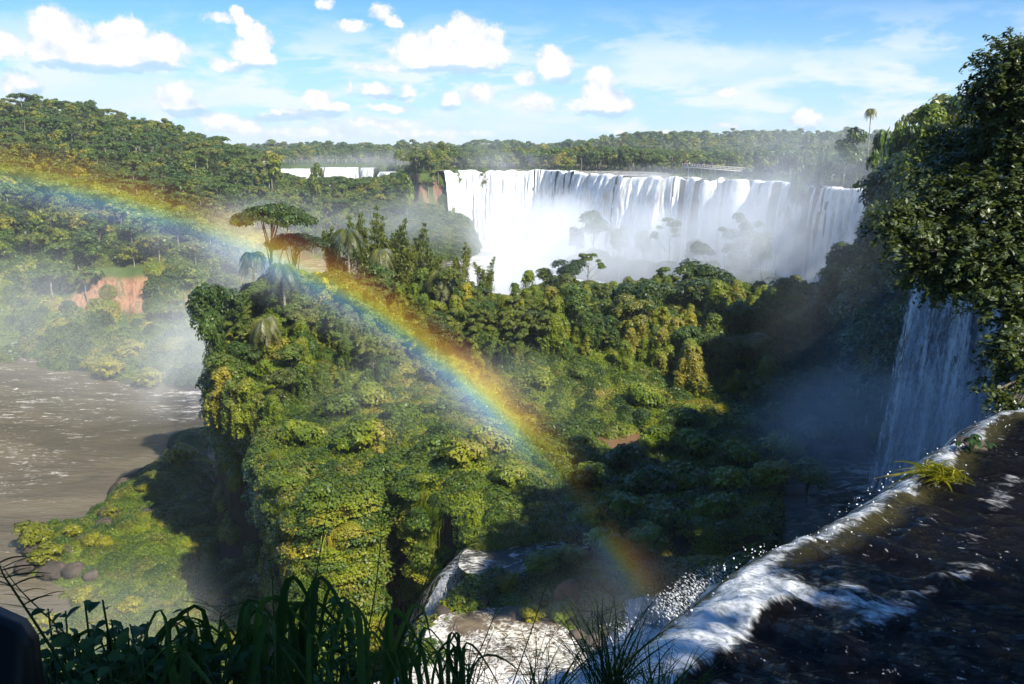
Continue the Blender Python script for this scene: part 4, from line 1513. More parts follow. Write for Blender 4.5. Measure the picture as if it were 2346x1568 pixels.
def palm(v, x, y, sc, label, group='palms on the promontory', z=None, top=None):
    z = gheight(x, y) if z is None else z
    H0 = (6.5, 4.6, 14.5)[v]
    ht = (top - z) / sc - 0.7 if top is not None else H0
    e = empty('palm_tree', (x, y, z), random.random() * 6, sc)
    o1 = obj('trunk', PALM[v][0], None, e)
    o1.scale = (1, 1, ht / H0)
    obj('fronds', PALM[v][1], None, e, (0, 0, ht - H0))
    obj('dead_fronds', PALM[v][2], None, e, (0, 0, ht - H0))
    tag(e, label, 'palm', group)
    return e


# ---- bamboo
def bamboo_meshes(seed, H, nc=14):
    rs = np.random.RandomState(seed)
    g = Geo()
    Vs, Ns = [], []
    for i in range(nc):
        a_ = rs.rand() * 6.28
        h = H * (0.62 + 0.38 * rs.rand())
        sp_ = 0.15 + 0.5 * rs.rand()
        f = np.linspace(0, 1, 12)
        ln = (0.10 + 0.22 * rs.rand()) * h
        pts = np.stack([math.cos(a_) * (sp_ + ln * f ** 2.4), math.sin(a_) * (sp_ + ln * f ** 2.4), -0.5 + h * (f - 0.09 * f ** 4)], 1)
        g.tube(pts, 0.05 * (1.1 - f), 5)
        for k in range(430):
            u = 0.30 + 0.70 * rs.rand()
            c0 = np.array([np.interp(u, f, pts[:, j]) for j in range(3)])
            sprd = 1.05 * (1.12 - u) ** 0.8 * (0.3 + rs.rand())
            b_ = rs.rand() * 6.28
            # whorls at the nodes
            zq = round(u * 13) / 13.0
            c0[2] = -0.5 + h * (zq - 0.09 * zq ** 4)
            dvec = np.array([math.cos(b_), math.sin(b_), 0.45])
            Vs.append(c0 + dvec * sprd + rs.normal(size=3) * 0.06)
            Ns.append(np.array([math.cos(b_) * 0.4, math.sin(b_) * 0.4, 1]))
    Vs, Ns = np.array(Vs), unit(np.array(Ns) + rs.normal(size=(len(Ns), 3)) * 0.5)
    V, Fq = leaves(Vs, Ns, 0.21, rs, 0.22, 0.5)
    me = mesh('bamboo_leaves', V, Fq)
    me.materials.append(M['leaf_bamboo'])
    cm_ = g.mesh('bamboo_culms', True)
    cm_.materials.append(M['leaf_bamboo'])
    return me, cm_


BAM = [bamboo_meshes(4, 8.0), bamboo_meshes(5, 7.0, 8)]


def bamboo(v, x, y, sc, label, z=None):
    z = gheight(x, y) if z is None else z
    e = empty('bamboo_clump', (x, y, z), random.random() * 6, sc)
    obj('foliage', BAM[v][0], None, e)
    obj('culms', BAM[v][1], None, e)
    tag(e, label, 'bamboo', 'bamboo on the crest of the promontory')
    return e


# ---- bare tree
def bare_mesh(seed, H):
    rs = np.random.RandomState(seed)
    g = Geo()

    def br(p0, d, ln, r, lv):
        f = np.linspace(0, 1, 4)[:, None]
        bend = rs.normal(size=3) * 0.25 * ln
        pts = p0 + d * ln * f + bend * f ** 2
        g.tube(pts, np.linspace(r, r * 0.55, 4), 5 if lv < 2 else 4)
        if lv < 4:
            for k in range(2 if lv > 1 else 3):
                nd = unit(d + rs.normal(size=3) * 0.62 + np.array([0, 0, 0.15]))
                br(pts[-1] if k else pts[2], nd, ln * 0.66, r * 0.55, lv + 1)
    br(np.array([0, 0, -1.0]), np.array([0.05, 0, 1.0]), H * 0.42, 0.09, 0)
    me = g.mesh('bare_tree', True)
    me.materials.append(M['palebark'])
    return me


BARE = [bare_mesh(3, 5), bare_mesh(8, 4)]


# ---------------------------------------------------------------- scattering with geometry nodes
def scatter(name, pts, scl, rot, src, label, mat=None):
    me = bpy.data.meshes.new(name)
    me.vertices.add(len(pts))
    me.vertices.foreach_set('co', np.asarray(pts, np.float32).ravel())
    a_ = me.attributes.new('scl', 'FLOAT', 'POINT')
    a_.data.foreach_set('value', np.asarray(scl, np.float32))
    a_ = me.attributes.new('rot', 'FLOAT_VECTOR', 'POINT')
    a_.data.foreach_set('vector', np.asarray(rot, np.float32).ravel())
    o = bpy.data.objects.new(name, me)
    COL.objects.link(o)
    ng = bpy.data.node_groups.new(name, 'GeometryNodeTree')
    ng.interface.new_socket('Geometry', in_out='INPUT', socket_type='NodeSocketGeometry')
    ng.interface.new_socket('Geometry', in_out='OUTPUT', socket_type='NodeSocketGeometry')
    N = ng.nodes
    gi, go = N.new('NodeGroupInput'), N.new('NodeGroupOutput')
    srcs = src if isinstance(src, list) else [src]
    if len(srcs) == 1:
        oi = N.new('GeometryNodeObjectInfo')
        oi.inputs['Object'].default_value = srcs[0]
        oi.transform_space = 'ORIGINAL'
        inst = oi.outputs['Geometry']
    else:
        jn = N.new('GeometryNodeJoinGeometry')
        for s_ in reversed(srcs):
            oi = N.new('GeometryNodeObjectInfo')
            oi.inputs['Object'].default_value = s_
            oi.inputs['As Instance'].default_value = True
            oi.transform_space = 'ORIGINAL'
            ng.links.new(oi.outputs['Geometry'], jn.inputs[0])
        inst = jn.outputs[0]
    ip = N.new('GeometryNodeInstanceOnPoints')
    if len(srcs) > 1:
        ip.inputs['Pick Instance'].default_value = True
        rv = N.new('FunctionNodeRandomValue')
        rv.data_type = 'INT'
        rv.inputs[4].default_value = 0
        rv.inputs[5].default_value = len(srcs) - 1
        ng.links.new(rv.outputs[2], ip.inputs['Instance Index'])
    na = N.new('GeometryNodeInputNamedAttribute')
    na.data_type = 'FLOAT'
    na.inputs[0].default_value = 'scl'
    nb_ = N.new('GeometryNodeInputNamedAttribute')
    nb_.data_type = 'FLOAT_VECTOR'
    nb_.inputs[0].default_value = 'rot'
    er = N.new('FunctionNodeEulerToRotation')
    ng.links.new(nb_.outputs[0], er.inputs[0])
    ng.links.new(gi.outputs[0], ip.inputs['Points'])
    ng.links.new(inst, ip.inputs['Instance'])
    ng.links.new(na.outputs[0], ip.inputs['Scale'])
    ng.links.new(er.outputs[0], ip.inputs['Rotation'])
    ng.links.new(ip.outputs[0], go.inputs[0])
    md = o.modifiers.new('scatter', 'NODES')
    md.node_group = ng
    tag(o, label, kind='stuff')
    return o


def slope(x, y, e=0.6):
    return (height(x + e, y) - height(x - e, y)) / (2 * e), (height(x, y + e) - height(x, y - e)) / (2 * e)


def cover_points(poly_px_or_fn, n, x0, x1, y0, y1, seed):
    rs = np.random.RandomState(seed)
    x = x0 + (x1 - x0) * rs.rand(n)
    y = y0 + (y1 - y0) * rs.rand(n)
    ok = poly_px_or_fn(x, y)
    x, y = x[ok], y[ok]
    return x, y, rs

# ================================================================ planting
def top_z(py, d):
    r = ray(1173, py)
    return d * r[2] / r[1]


rsp = np.random.RandomState(21)
# -- creeper patches that blanket the shelf, the lobes and the talus
def patch_mesh(name, seed, n, Rr, H, size, mat, droop=0.0):
    rs = np.random.RandomState(seed)
    a_ = rs.rand(n) * 6.28
    rr = Rr * np.sqrt(rs.rand(n))
    bump_ = fbm(np.cos(a_) * rr + seed, np.sin(a_) * rr, 1.1, 3, seed) * 0.5 + 0.6
    z = H * (1 - (rr / Rr) ** 2) * bump_ + rs.rand(n) * 0.18
    P_ = np.stack([np.cos(a_) * rr, np.sin(a_) * rr, z], 1)
    N = unit(np.stack([np.cos(a_) * rr / Rr * 0.8, np.sin(a_) * rr / Rr * 0.8, np.full(n, 0.9)], 1) + rs.normal(size=(n, 3)) * 0.42)
    V, Fq = leaves(P_, N, size, rs, 0.6, droop)
    me = mesh(name, V, Fq)
    me.materials.append(mat)
    return me


def hang_mesh(name, seed, n, mat):
    """tuft of long blades drooping down a cliff, facing +Y"""
    rs = np.random.RandomState(seed)
    Vs, Fs = [], []
    for i in range(n):
        b0 = np.array([rs.normal() * 0.28, 0.05, rs.normal() * 0.12 + 0.1])
        out_ = np.array([rs.normal() * 0.5, 0.5 + rs.rand() * 0.4, 0.3 + 0.3 * rs.rand()])
        ln = 0.7 + 0.7 * rs.rand()
        u = np.linspace(0, 1, 4)[:, None]
        pts = b0 + out_ * u * ln * 0.45 + np.array([0, 0, -1.05]) * ln * u ** 1.8
        w = np.array([1, 0, 0.2]) * 0.035
        k = len(Vs)
        for j in range(4):
            ww = w * (1 - 0.8 * j / 3)
            Vs += [pts[j] - ww, pts[j] + ww]
        for j in range(3):
            Fs.append((k + 2 * j, k + 2 * j + 1, k + 2 * j + 3, k + 2 * j + 2))
    me = mesh(name, np.array(Vs), np.array(Fs))
    me.materials.append(mat)
    return me


def seedling(name, me, x, y, sc, label, cat='plant'):
    o = obj(name, me)
    o.location = (x, y, gheight(x, y))
    o.scale = (sc,) * 3
    tag(o, label, cat)
    return o


px_, py_ = onz(1290, 930, -29)
creep_a = seedling('creeper_patch', patch_mesh('creeper', 41, 900, 1.35, 0.85, 0.085, M['leaf_vine']), px_, py_, 1.1, 'low mound of bright green creeper in the middle of the sunny meadow')
px_, py_ = onz(1420, 900, -29)
creep_b = seedling('creeper_patch', patch_mesh('creeper_b', 42, 800, 1.2, 0.6, 0.075, M['leaf_vine']), px_, py_, 1.1, 'small creeper mound at the right side of the sunny meadow')
px_, py_ = onz(1180, 985, -29)
creep_c = seedling('creeper_patch', patch_mesh('creeper_c', 44, 900, 1.2, 1.5, 0.08, M['leaf']), px_, py_, 1.0, 'darker leafy mound under the lower end of the rainbow')
px_, py_ = onz(1240, 850, -29)
creep_d = seedling('creeper_patch', patch_mesh('creeper_d', 45, 500, 1.0, 1.1, 0.10, M['leaf_dark']), px_, py_, 1.0, 'small dark-leaved mound at the upper left of the meadow')
px_, py_ = onz(800, 1180, -31)
hang_a = seedling('hanging_grass', hang_mesh('hanging_grass', 43, 90, M['leaf_vine']), px_, py_, 1.0, 'tuft of long grass drooping over the edge of the green lobe')


def land_cover(name, fn, n, box, seed, srcs, smin, smax, label, zoff=0.05, align=0.55):
    x, y, rs = cover_points(fn, n, *box, seed)
    z = height(x, y)
    gx, gy = slope(x, y)
    nx, ny = -gx * align, -gy * align
    mag = np.hypot(nx, ny)
    tilt = np.arctan(np.clip(mag, 0, 1.6))
    azr = np.arctan2(nx, -ny)       # tilt about this axis
    # euler XYZ: tilt about X after turning about Z
    rot = np.stack([tilt, np.zeros_like(tilt), np.arctan2(nx, -ny)], 1)
    s_ = smin + (smax - smin) * rs.rand(len(x)) ** 1.4
    return scatter(name, np.stack([x, y, z + zoff], 1), s_, rot, srcs, label)


def in_frame(x, y, z=None, pad=120):
    zz = height(x, y) if z is None else z
    qx, qy = proj(x, np.maximum(y, 0.5), zz)
    return (y > 0.5) & (qx > -pad - 60) & (qx < 2346 + pad) & (qy > -200) & (qy < 1568 + 300)


def f_shelf(x, y):
    sd = sdist(x, y, SHELF)
    cd = seg_dist(x, y, CHAN)
    wid = np.interp(y, [44, 55, 62, 70, 84, 95], [4.0, 4.0, 4.6, 7.0, 11.0, 13.0])
    z = height(x, y)
    mud = sdist(x, y, [onz(1360, 990, -29), onz(1490, 985, -29), onz(1480, 1025, -29), onz(1390, 1030, -29)])
    cs = seg_dist(x, y, np.array([(20, 66), (10, 66), (2, 65), (-4, 63)]))
    pool = sdist(x, y, [onz(900, 1650, -30), onz(1000, 1400, -30), onz(1150, 1370, -30), onz(1300, 1420, -30), onz(1400, 1568, -30)])
    return (sd > -0.6) & (cd > wid) & in_frame(x, y, z) & (y > 40) & (sdist(x, y, UPPER) < -1) & (mud < 0.3) & (cs > 1.7) & (pool < -0.5)


land_cover('creepers', f_shelf, 26000, (-50, 75, 38, 165), 51, [creep_a, creep_b, creep_a, creep_c, creep_b, creep_d, creep_a], 0.55, 1.5, 'creepers and low growth blanketing the shelf and its green lobes', -0.25)


# hanging growth down the lobes' faces: points on the steep terrain
def face_cover(name, fn, n, box, seed, src, smin, smax, label, zlo, zhi, dens=None):
    rs = np.random.RandomState(seed)
    x = box[0] + (box[1] - box[0]) * rs.rand(n)
    y = box[2] + (box[3] - box[2]) * rs.rand(n)
    z = height(x, y)
    gx, gy = slope(x, y, 0.35)
    g = np.hypot(gx, gy)
    ok = fn(x, y) & (g > 1.2) & (z > zlo) & (z < zhi)
    ok &= rs.rand(n) < np.clip(g / 8, 0.25, 1)
    if dens is not None:
        ok &= dens(x, y, z, rs)
    x, y, z, gx, gy = x[ok], y[ok], z[ok], gx[ok], gy[ok]
    rz = np.arctan2(-gy, -gx) - math.pi / 2
    rot = np.stack([0 * rz, 0 * rz, rz + rs.normal(0, 0.3, len(rz))], 1)
    k = rs.rand(len(x))
    off = 0.15 + 0.45 * rs.rand(len(x))
    m_ = np.hypot(gx, gy)
    P_ = np.stack([x - gx / m_ * off, y - gy / m_ * off, z + rs.normal(0, 0.8, len(x))], 1)
    return scatter(name, P_, smin + (smax - smin) * k, rot, src, label)


def lobe_face(x, y):
    qx, qy = proj(x, np.maximum(y, 1), height(x, y))
    sd = sdist(x, y, SHELF)
    return (sd > -3.5) & (sd < 2.5) & (y > 40) & in_frame(x, y)


def lobe_dens(x, y, z, rs):
    qx, qy = proj(x, y, z)
    full = np.interp(qx, [430, 560, 600, 625, 690, 850, 880, 925, 945, 985, 1015, 1030], [.9, .8, 0, 1, 1, 1, 0.15, 0.1, 1, 1, .2, 0])
    low = np.interp(qx, [430, 600, 612, 625, 645, 685, 705, 835, 860, 925, 950, 1000, 1080, 1130], [-37, -37, -33, -33, -33, -34.5, -52, -52, -34, -31, -32, -37, -34, -31])
    pat = fbm(qx, qy, 0.022, 3, 4)
    full = full * sstep(pat, -0.42, 0.02)
    return (rs.rand(len(x)) < full) & (z > low + rs.normal(0, 1.0, len(x)))


face_cover('hanging_growth', lobe_face, 220000, (-48, 4, 44, 125), 52, [hang_a, hang_a, creep_c, hang_a, creep_b], 0.5, 1.8, 'grass and creepers hanging down the faces of the green lobes', -50, -29.2, lobe_dens)


# talus
def f_talus(x, y):
    z = height(x, y)
    return (sdist(x, y, TALUS) > 1.5) & (z < -36) & in_frame(x, y, z) & (sdist(x, y, SHELF) < -1) & (sdist(x, y, UPPER) < -1)


land_cover('talus_growth', f_talus, 19000, (-90, 5, 45, 172), 53, [creep_a, creep_b, creep_a, creep_c], 0.5, 1.4, 'low bright growth over the slope beside the lower river', -0.3)


def f_leftbank(x, y):
    z = height(x, y)
    d = np.hypot(x, y)
    qx, qy = proj(x, np.maximum(y, 1), z)
    cliff = bare_cliff(qx, qy) > 0.3
    beach = (qx < 70) & (qy > 755) & (qy < 800)
    return (z > -50.3) & (d > 180) & (d < 325) & in_frame(x, y, z) & (qx < 620) & ~cliff & ~beach


land_cover('bank_growth', f_leftbank, 17000, (-200, -40, 150, 320), 54, [creep_a, creep_b, creep_c, creep_d], 1.2, 3.4, 'low growth on the far bank of the lower river', -0.5)


def f_islet(x, y):
    z = height(x, y)
    ok = np.zeros(len(x), bool)
    for (cx, cy_), rad, top in ISLETS:
        ok |= (np.hypot(x - cx, y - cy_) < rad * 1.15) & (z > -40)
    return ok & in_frame(x, y, z)


land_cover('islet_growth', f_islet, 60000, (-30, 130, 140, 430), 55, [creep_d, creep_c, creep_c], 1.0, 2.2, 'growth covering the rock islets before the great fall', -0.4)


def f_mid(x, y):
    z = height(x, y)
    qx, qy = proj(x, np.maximum(y, 1), z)
    d = np.hypot(x, y)
    return (qx > 760) & (qx < 1120) & (d > 330) & (d < 440) & (z > -41) & (sdist(x, y, UPPER) < 0) & ~((qx > 925) & (qx < 1012) & (z > -25))


land_cover('slope_growth', f_mid, 9000, (-90, 0, 320, 445), 56, [creep_c, creep_b, creep_d], 1.4, 3.6, 'low growth on the bare slope below the left end of the great fall', -0.6)


def f_plateau_edge(x, y):
    z = height(x, y)
    sd = sdist(x, y, UPPER)
    d = np.hypot(x, y)
    a_ = np.arctan2(x, y)
    qx = 1173 + F * np.tan(a_)
    back = d - lip_d(a_)
    river_ = (back < 14) & (qx < 1620) | ((qx > 1320) & (qx < 1545) & (back < 100))
    return (sd > 1.0) & (d > 215) & (d < 520) & (qx > 900) & (qx < 2300) & (back < 60) & ~river_


land_cover('scrub', f_plateau_edge, 14000, (-80, 220, 180, 520), 57, [creep_a, creep_c, creep_d], 1.2, 3.0, 'scrub along the top of the great fall', -0.4)

def chasm_wall(x, y):
    sd = sdist(x, y, UPPER)
    return (sd > -3) & (sd < 2.0) & (x > 30) & (y > 84) & in_frame(x, y)


face_cover('chasm_growth', chasm_wall, 60000, (30, 100, 84, 205), 58, [hang_a, creep_c, creep_d], 1.2, 2.8, 'growth clinging to the shaded walls of the chasm', -29, 2)

# -- promontory trees, one by one
GP = 'trees crowded on the promontory'
X0, Y0 = az_d(618, 127)
tree('flat_a', X0, Y0, (0.98, 0.98, (top_z(478, 127) - gheight(X0, Y0)) / 10.0), 'tall spreading umbrella-shaped tree at the left end of the promontory crest, inside the rainbow', cat='tree')
X0, Y0 = az_d(668, 132)
tree('flat_a', X0, Y0, (0.80, 0.80, 1.05), 'smaller flat-crowned tree just right of the tall umbrella-shaped one')
X0, Y0 = az_d(474, 118)
tree('round_c', X0, Y0, (1.05, 1.05, (top_z(622, 118) - gheight(X0, Y0)) / 8.2), 'dense green tree overhanging the left cliff, below the umbrella-shaped tree')
X0, Y0 = az_d(445, 112)
tree('round_a', X0, Y0, (0.62, 0.62, (top_z(690, 112) - max(-31, gheight(X0, Y0))) / 8.8), 'leafy tree leaning furthest left over the river haze', z=-31)

for (px0, pyt, d, v, s_, lab) in (
    (640, 585, 119, 0, None, 'palm with drooping fronds below the umbrella-shaped tree'),
    (590, 705, 112, 1, None, 'small palm above the left cliff edge'),
    (560, 560, 128, 1, None, 'dark palm behind the dense tree on the left cliff'),
    (795, 512, 134, 0, None, 'tall palm left of the bamboo mass on the crest'),
    (862, 560, 130, 1, None, 'palm with a broad skirt of fronds in front of the bamboo'),
    (1010, 610, 128, 0, None, 'palm half hidden at the right foot of the bamboo mass'),
    (700, 640, 122, 1, None, 'short palm between two leafy trees under the rainbow')):
    X0, Y0 = az_d(px0, d)
    palm(v, X0, Y0, (1.25, 1.15)[v], lab, top=top_z(pyt, d))
for (px0, pyt, d, v, lab) in (
    (770, 520, 137, 0, 'bamboo clump at the left end of the dark feathery mass'),
    (830, 487, 139, 0, 'tallest bamboo clump in the feathery mass on the crest'),
    (882, 500, 138, 1, 'bamboo clump with a narrow tip beside the tallest one'),
    (935, 520, 136, 0, 'wide bamboo clump in the middle of the feathery mass'),
    (985, 545, 135, 1, 'bamboo clump at the right end of the feathery mass'),
    (1052, 553, 133, 1, 'thin pointed bamboo standing alone before the white mist'),
    (1110, 590, 131, 1, 'leaning bamboo nearest the white water'),
    (905, 560, 132, 0, 'lower bamboo clump in front of the feathery mass')):
    X0, Y0 = az_d(px0, d)
    gz = gheight(X0, Y0)
    s_ = (top_z(pyt, d) - gz) / (6.6, 5.8)[v]
    bamboo(v, X0, Y0, (min(s_, 1.25) * (0.7 if px0 > 1040 else 1), min(s_, 1.25) * (0.7 if px0 > 1040 else 1), s_), lab)

named = [
    ('round_b', 1300, 628, 141, 'dusky round tree beside the right edge of the white water'),
    ('yellow_a', 1395, 640, 139, None), ('vined_b', 1450, 628, 138, None), ('open_a', 1545, 600, 139, 'feathery open tree rising above the right part of the crest'),
    ('round_c', 1612, 588, 140, 'dark-leaved tree that stands highest on the right part of the crest'), ('round_c', 1665, 612, 139, None),
    ('open_b', 1500, 625, 136, None), ('vined_a', 1705, 632, 137, None), ('vined_b', 1762, 630, 138, None), ('round_b', 1835, 628, 140, None), ('vined_b', 1800, 650, 134, None),
    ('sapling', 735, 625, 122, 'slim yellow-green tree catching the rainbow below the bamboo'), ('vined_a', 1180, 668, 136, None), ('vined_b', 1100, 650, 128, None), ('vined_b', 1235, 660, 138, None),
]
for key, px0, pyt, d, lab in named:
    X0, Y0 = az_d(px0, d)
    gz = gheight(X0, Y0)
    s_ = max(0.55, (top_z(pyt, d) - gz) / (PROTO[key]['H'] * 1.0))
    sh = min(s_, 1.1)
    tree(key, X0, Y0, (sh, sh, s_), lab or 'leafy tree in the tangled row along the promontory crest', GP)

# random fill, keeping the outline of the crest as in the picture
sky_px = [440, 520, 560, 640, 720, 760, 1000, 1050, 1120, 1180, 1300, 1450, 1550, 1700, 1850, 1950]
sky_py = [720, 690, 640, 600, 620, 560, 590, 640, 670, 675, 650, 640, 625, 635, 650, 700]
placed = []
cnt = 0
kinds = ['vined_a', 'vined_b', 'round_a', 'round_b', 'open_b', 'vined_b', 'round_c', 'sapling', 'vined_a', 'bush_a']
tries = 0
while cnt < 165 and tries < 9000:
    tries += 1
    px0 = rsp.uniform(455, 1930)
    d = rsp.uniform(94, 148)
    X0, Y0 = az_d(px0, d)
    if sdist(np.array([X0]), np.array([Y0]), SHELF)[0] < 1.2:
        continue
    # leave the meadow, the lobes and the pool open
    g_ = gheight(X0, Y0)
    qx, qy = proj(X0, Y0, g_)
    if qy > np.interp(qx, [440, 560, 640, 760, 900, 1100, 1180, 1300, 1500, 1560, 1700, 1900], [960, 900, 900, 890, 880, 880, 835, 825, 850, 880, 900, 960]):
        continue
    if any((X0 - a_) ** 2 + (Y0 - b_) ** 2 < 2.3 ** 2 for a_, b_ in placed):
        continue
    key = kinds[rsp.randint(len(kinds))]
    Hm = PROTO[key]['H']
    lim = (top_z(np.interp(px0, sky_px, sky_py), d) - g_) / Hm
    s_ = min(lim, rsp.uniform(0.6, 1.0) * (1.05 if d > 118 else 0.8))
    if s_ < 0.35:
        continue
    placed.append((X0, Y0))
    sh = max(s_, 0.7)
    tree(key, X0, Y0, (sh, sh, s_), 'leafy tree in the tangled wood on the promontory' if key != 'bush_a' else 'creeper-covered bush in the tangled wood on the promontory', GP if key != 'bush_a' else 'bushes in the promontory wood',
         name='broadleaf_tree' if key != 'bush_a' else 'bush', cat='tree' if key != 'bush_a' else 'bush')
    cnt += 1
# the smaller growth between the trees, too tangled to count
ux, uy, tries = [], [], 0
us = []
while len(ux) < 420 and tries < 20000:
    tries += 1
    px0, d = rsp.uniform(450, 1940), rsp.uniform(90, 148)
    X0, Y0 = az_d(px0, d)
    if sdist(np.array([X0]), np.array([Y0]), SHELF)[0] < 0.8:
        continue
    g_ = gheight(X0, Y0)
    qx, qy = proj(X0, Y0, g_)
    if qy > np.interp(qx, [440, 560, 640, 760, 900, 1100, 1180, 1300, 1500, 1560, 1700, 1900], [960, 900, 930, 920, 900, 900, 850, 835, 870, 900, 960, 980]):
        continue
    lim = (top_z(np.interp(px0, sky_px, sky_py), d) - g_) / 8.0
    s_ = min(lim, rsp.uniform(0.3, 0.72))
    if s_ < 0.25:
        continue
    ux.append(X0); uy.append(Y0); us.append(s_)
ux, uy = np.array(ux), np.array(uy)
und_src = []
for key, (px0, d) in (('vined_a', (1215, 128)), ('vined_b', (1420, 126)), ('sapling', (940, 112)), ('open_b', (1660, 124))):
    X0, Y0 = az_d(px0, d)
    q = obj('creeper_column', PROTO[key]['crown'])
    q.location = (X0, Y0, gheight(X0, Y0) - 0.4)
    q.scale = (0.65,) * 3
    tag(q, {'vined_a': 'column of creeper under the middle of the crest', 'vined_b': 'column of creeper left of the open feathery tree', 'sapling': 'yellow-green column of creeper under the rainbow', 'open_b': 'loose creeper-hung shrub under the dark highest tree'}[key], 'shrub')
    und_src.append(q)
scatter('undergrowth', np.stack([ux, uy, height(ux, uy) - 0.4], 1), np.array(us), np.stack([0 * ux, 0 * ux, rsp.rand(len(ux)) * 6.28], 1), und_src, 'tangled undergrowth between the trees of the promontory')
for (px0, py0, v, s_, lab) in ((1748, 672, 0, 1.15, 'bare grey tree standing out of the crest at the right'), (1802, 668, 1, 1.1, 'thin leafless tree right of the larger bare one'), (1640, 680, 1, 0.9, 'small leafless tree left of the larger bare one')):
    X0, Y0 = az_d(px0, 139)
    o = obj('bare_tree', BARE[v])
    o.location = (X0, Y0, top_z(py0, 139))
    o.scale = (s_,) * 3
    tag(o, lab, 'tree')

for px0, d, zb, key, s_ in ((470, 107, -31, 'vined_a', .8), (500, 104, -31, 'vined_b', .85), (455, 113, -31, 'vined_b', .8), (530, 102, -31, 'vined_a', .75), (490, 110, -30, 'round_a', .8), (560, 101, -31, 'vined_b', .7), (590, 98, -31, 'vined_a', .65), (520, 112, -29, 'vined_b', .95), (610, 104, -30, 'round_b', .7)):
    X0, Y0 = az_d(px0, d)
    tree(key, X0, Y0, s_, 'leafy tree spilling over the shaded left cliff', 'trees spilling over the left cliff', z=zb)
# lumps of bush on the lobes, meadow edge and the shaded side
bl = [(770, 960, 'bush_a', 1.5), (860, 940, 'bush_a', 1.4), (700, 1010, 'bush_a', 1.4), (820, 1040, 'bush_a', 1.6), (680, 1090, 'bush_b', 1.3), (740, 1120, 'bush_b', 1.3), (930, 980, 'bush_b', 1.3),
      (1010, 960, 'bush_b', 1.2), (1060, 1090, 'bush_a', 1.4), (1000, 1060, 'bush_b', 1.3), (1130, 1060, 'bush_a', 1.4), (960, 1110, 'bush_b', 1.2), (1160, 1120, 'bush_a', 1.1),
      (1480, 930, 'bush_a', 1.4), (1330, 890, 'bush_b', 1.2), (1240, 900, 'bush_a', 1.2), (1400, 960, 'bush_b', 1.2), (540, 990, 'yellow_a', 0.9), (560, 900, 'bush_b', 1.3), (590, 960, 'bush_b', 1.3), (640, 900, 'bush_a', 1.5), (700, 870, 'round_b', .7)]
for px0, py0, key, s_ in bl:
    X0, Y0 = onz(px0, py0, -28.5)
    tree(key, X0, Y0, s_, 'mounded bush smothered in creeper on the sunny green lobes', 'mounded bushes on the sunny lobes', name='bush', cat='bush', sink=0.5)
sh = [(1330, 1025, 1.0, None), (1265, 1040, 1.1, None), (1505, 1020, 1.25, 'rounded grassy bush right of the red-brown pool'), (1600, 1030, 1.25, 'domed bush catching a gleam of sun on its right side'), (1700, 1050, 1.1, 'low bush with a sunlit top at the edge of the shade'),
      (1560, 975, 1.3, 'large rounded bush above the sunlit domed one'), (1420, 1060, 1.4, None), (1340, 1110, 1.3, None), (1470, 1120, 1.5, None), (1570, 1110, 1.4, None), (1660, 1120, 1.3, None), (1760, 1110, 1.3, None),
      (1420, 1180, 1.3, None), (1530, 1200, 1.4, None), (1640, 1180, 1.2, None), (1850, 1100, 1.4, 'dark round bush at the water end of the shaded bushes'), (1480, 1260, 1.1, None), (1400, 1260, 1.1, None), (1340, 1200, 1.0, None), (1800, 1040, 1.3, None), (1700, 980, 1.5, None), (1790, 960, 1.5, None), (1870, 1000, 1.5, None),
      (1650, 900, 1.5, None), (1750, 880, 1.5, None), (1860, 900, 1.7, None), (1940, 940, 1.7, 'dark bush leaning over the pool of the right-hand fall'), (1620, 860, 1.6, None), (1300, 1280, 0.9, None), (1240, 1300, 0.9, None)]
for px0, py0, s_, lab in sh:
    X0, Y0 = onz(px0, py0, -29.5)
    tree('bush_a' if s_ < 1.35 else 'bush_b', X0, Y0, s_, lab or 'dark mounded bush in the shade beside the chasm river', None if lab else 'bushes in the shade beside the chasm river', name='bush', cat='bush', sink=0.4, z=-30.6)
for px0, py0, key, s_, z_, lab in ((1095, 1345, 'bush_b', 0.6, -30.8, 'bright green bush between the two falls at bottom centre'), (1160, 1330, 'bush_a', 0.55, -30.8, 'low green bush above the ledge pool'),
                                  (1220, 1400, 'yellow_a', 0.55, -30.8, 'yellow-green tuft left of the red boulder'), (1290, 1400, 'bush_a', 0.62, -30.8, 'sunlit bush at the foot of the red boulder'), (1250, 1310, 'bush_b', 0.6, -30.8, 'shaded bush above the red boulder'),
                                  (1655, 1385, 'dome_a', 0.85, -29.5, 'big black round bush in deep shade just beyond the near lip')):  # dark-leaved kind: the deep shade is put into its leaf colour
    X0, Y0 = onz(px0, py0, z_ + (1 if key != 'dome_a' else 4))
    tree(key, X0, Y0, s_, lab, name='bush', cat='bush', z=z_)

# yellow-green bushes beside the lower river
for px0, py0, s_, lab in ((82, 1235, 1.55, 'large yellow-green bush on the rocks at the river edge, lower left'), (105, 1275, 1.45, 'lower half of the yellow-green thicket on the river rocks'), (62, 1290, 0.8, 'small yellow bush at the very tip of the river rocks'),
                          (172, 1215, 0.8, 'yellow-green bush right of the large one'), (205, 1245, 0.8, None), (250, 1165, 0.85, 'yellow-topped bush on the boulder by the water'), (150, 1330, 0.7, None), (180, 1350, 0.9, None), (240, 1250, 0.7, None),
                          (415, 1065, 1.7, 'round yellow-green bush at the foot of the shaded cliff'), (330, 1130, 0.8, None), (90, 1420, 1.2, None), (300, 1420, 0.9, None), (480, 1240, 0.8, None)):
    X0, Y0 = onz(px0, py0, -50)
    tree('yellow_a', X0, Y0, s_, lab or 'small yellow-green bush on the slope by the lower river', None if lab else 'small bushes by the lower river', name='bush', cat='bush', sink=0.3)
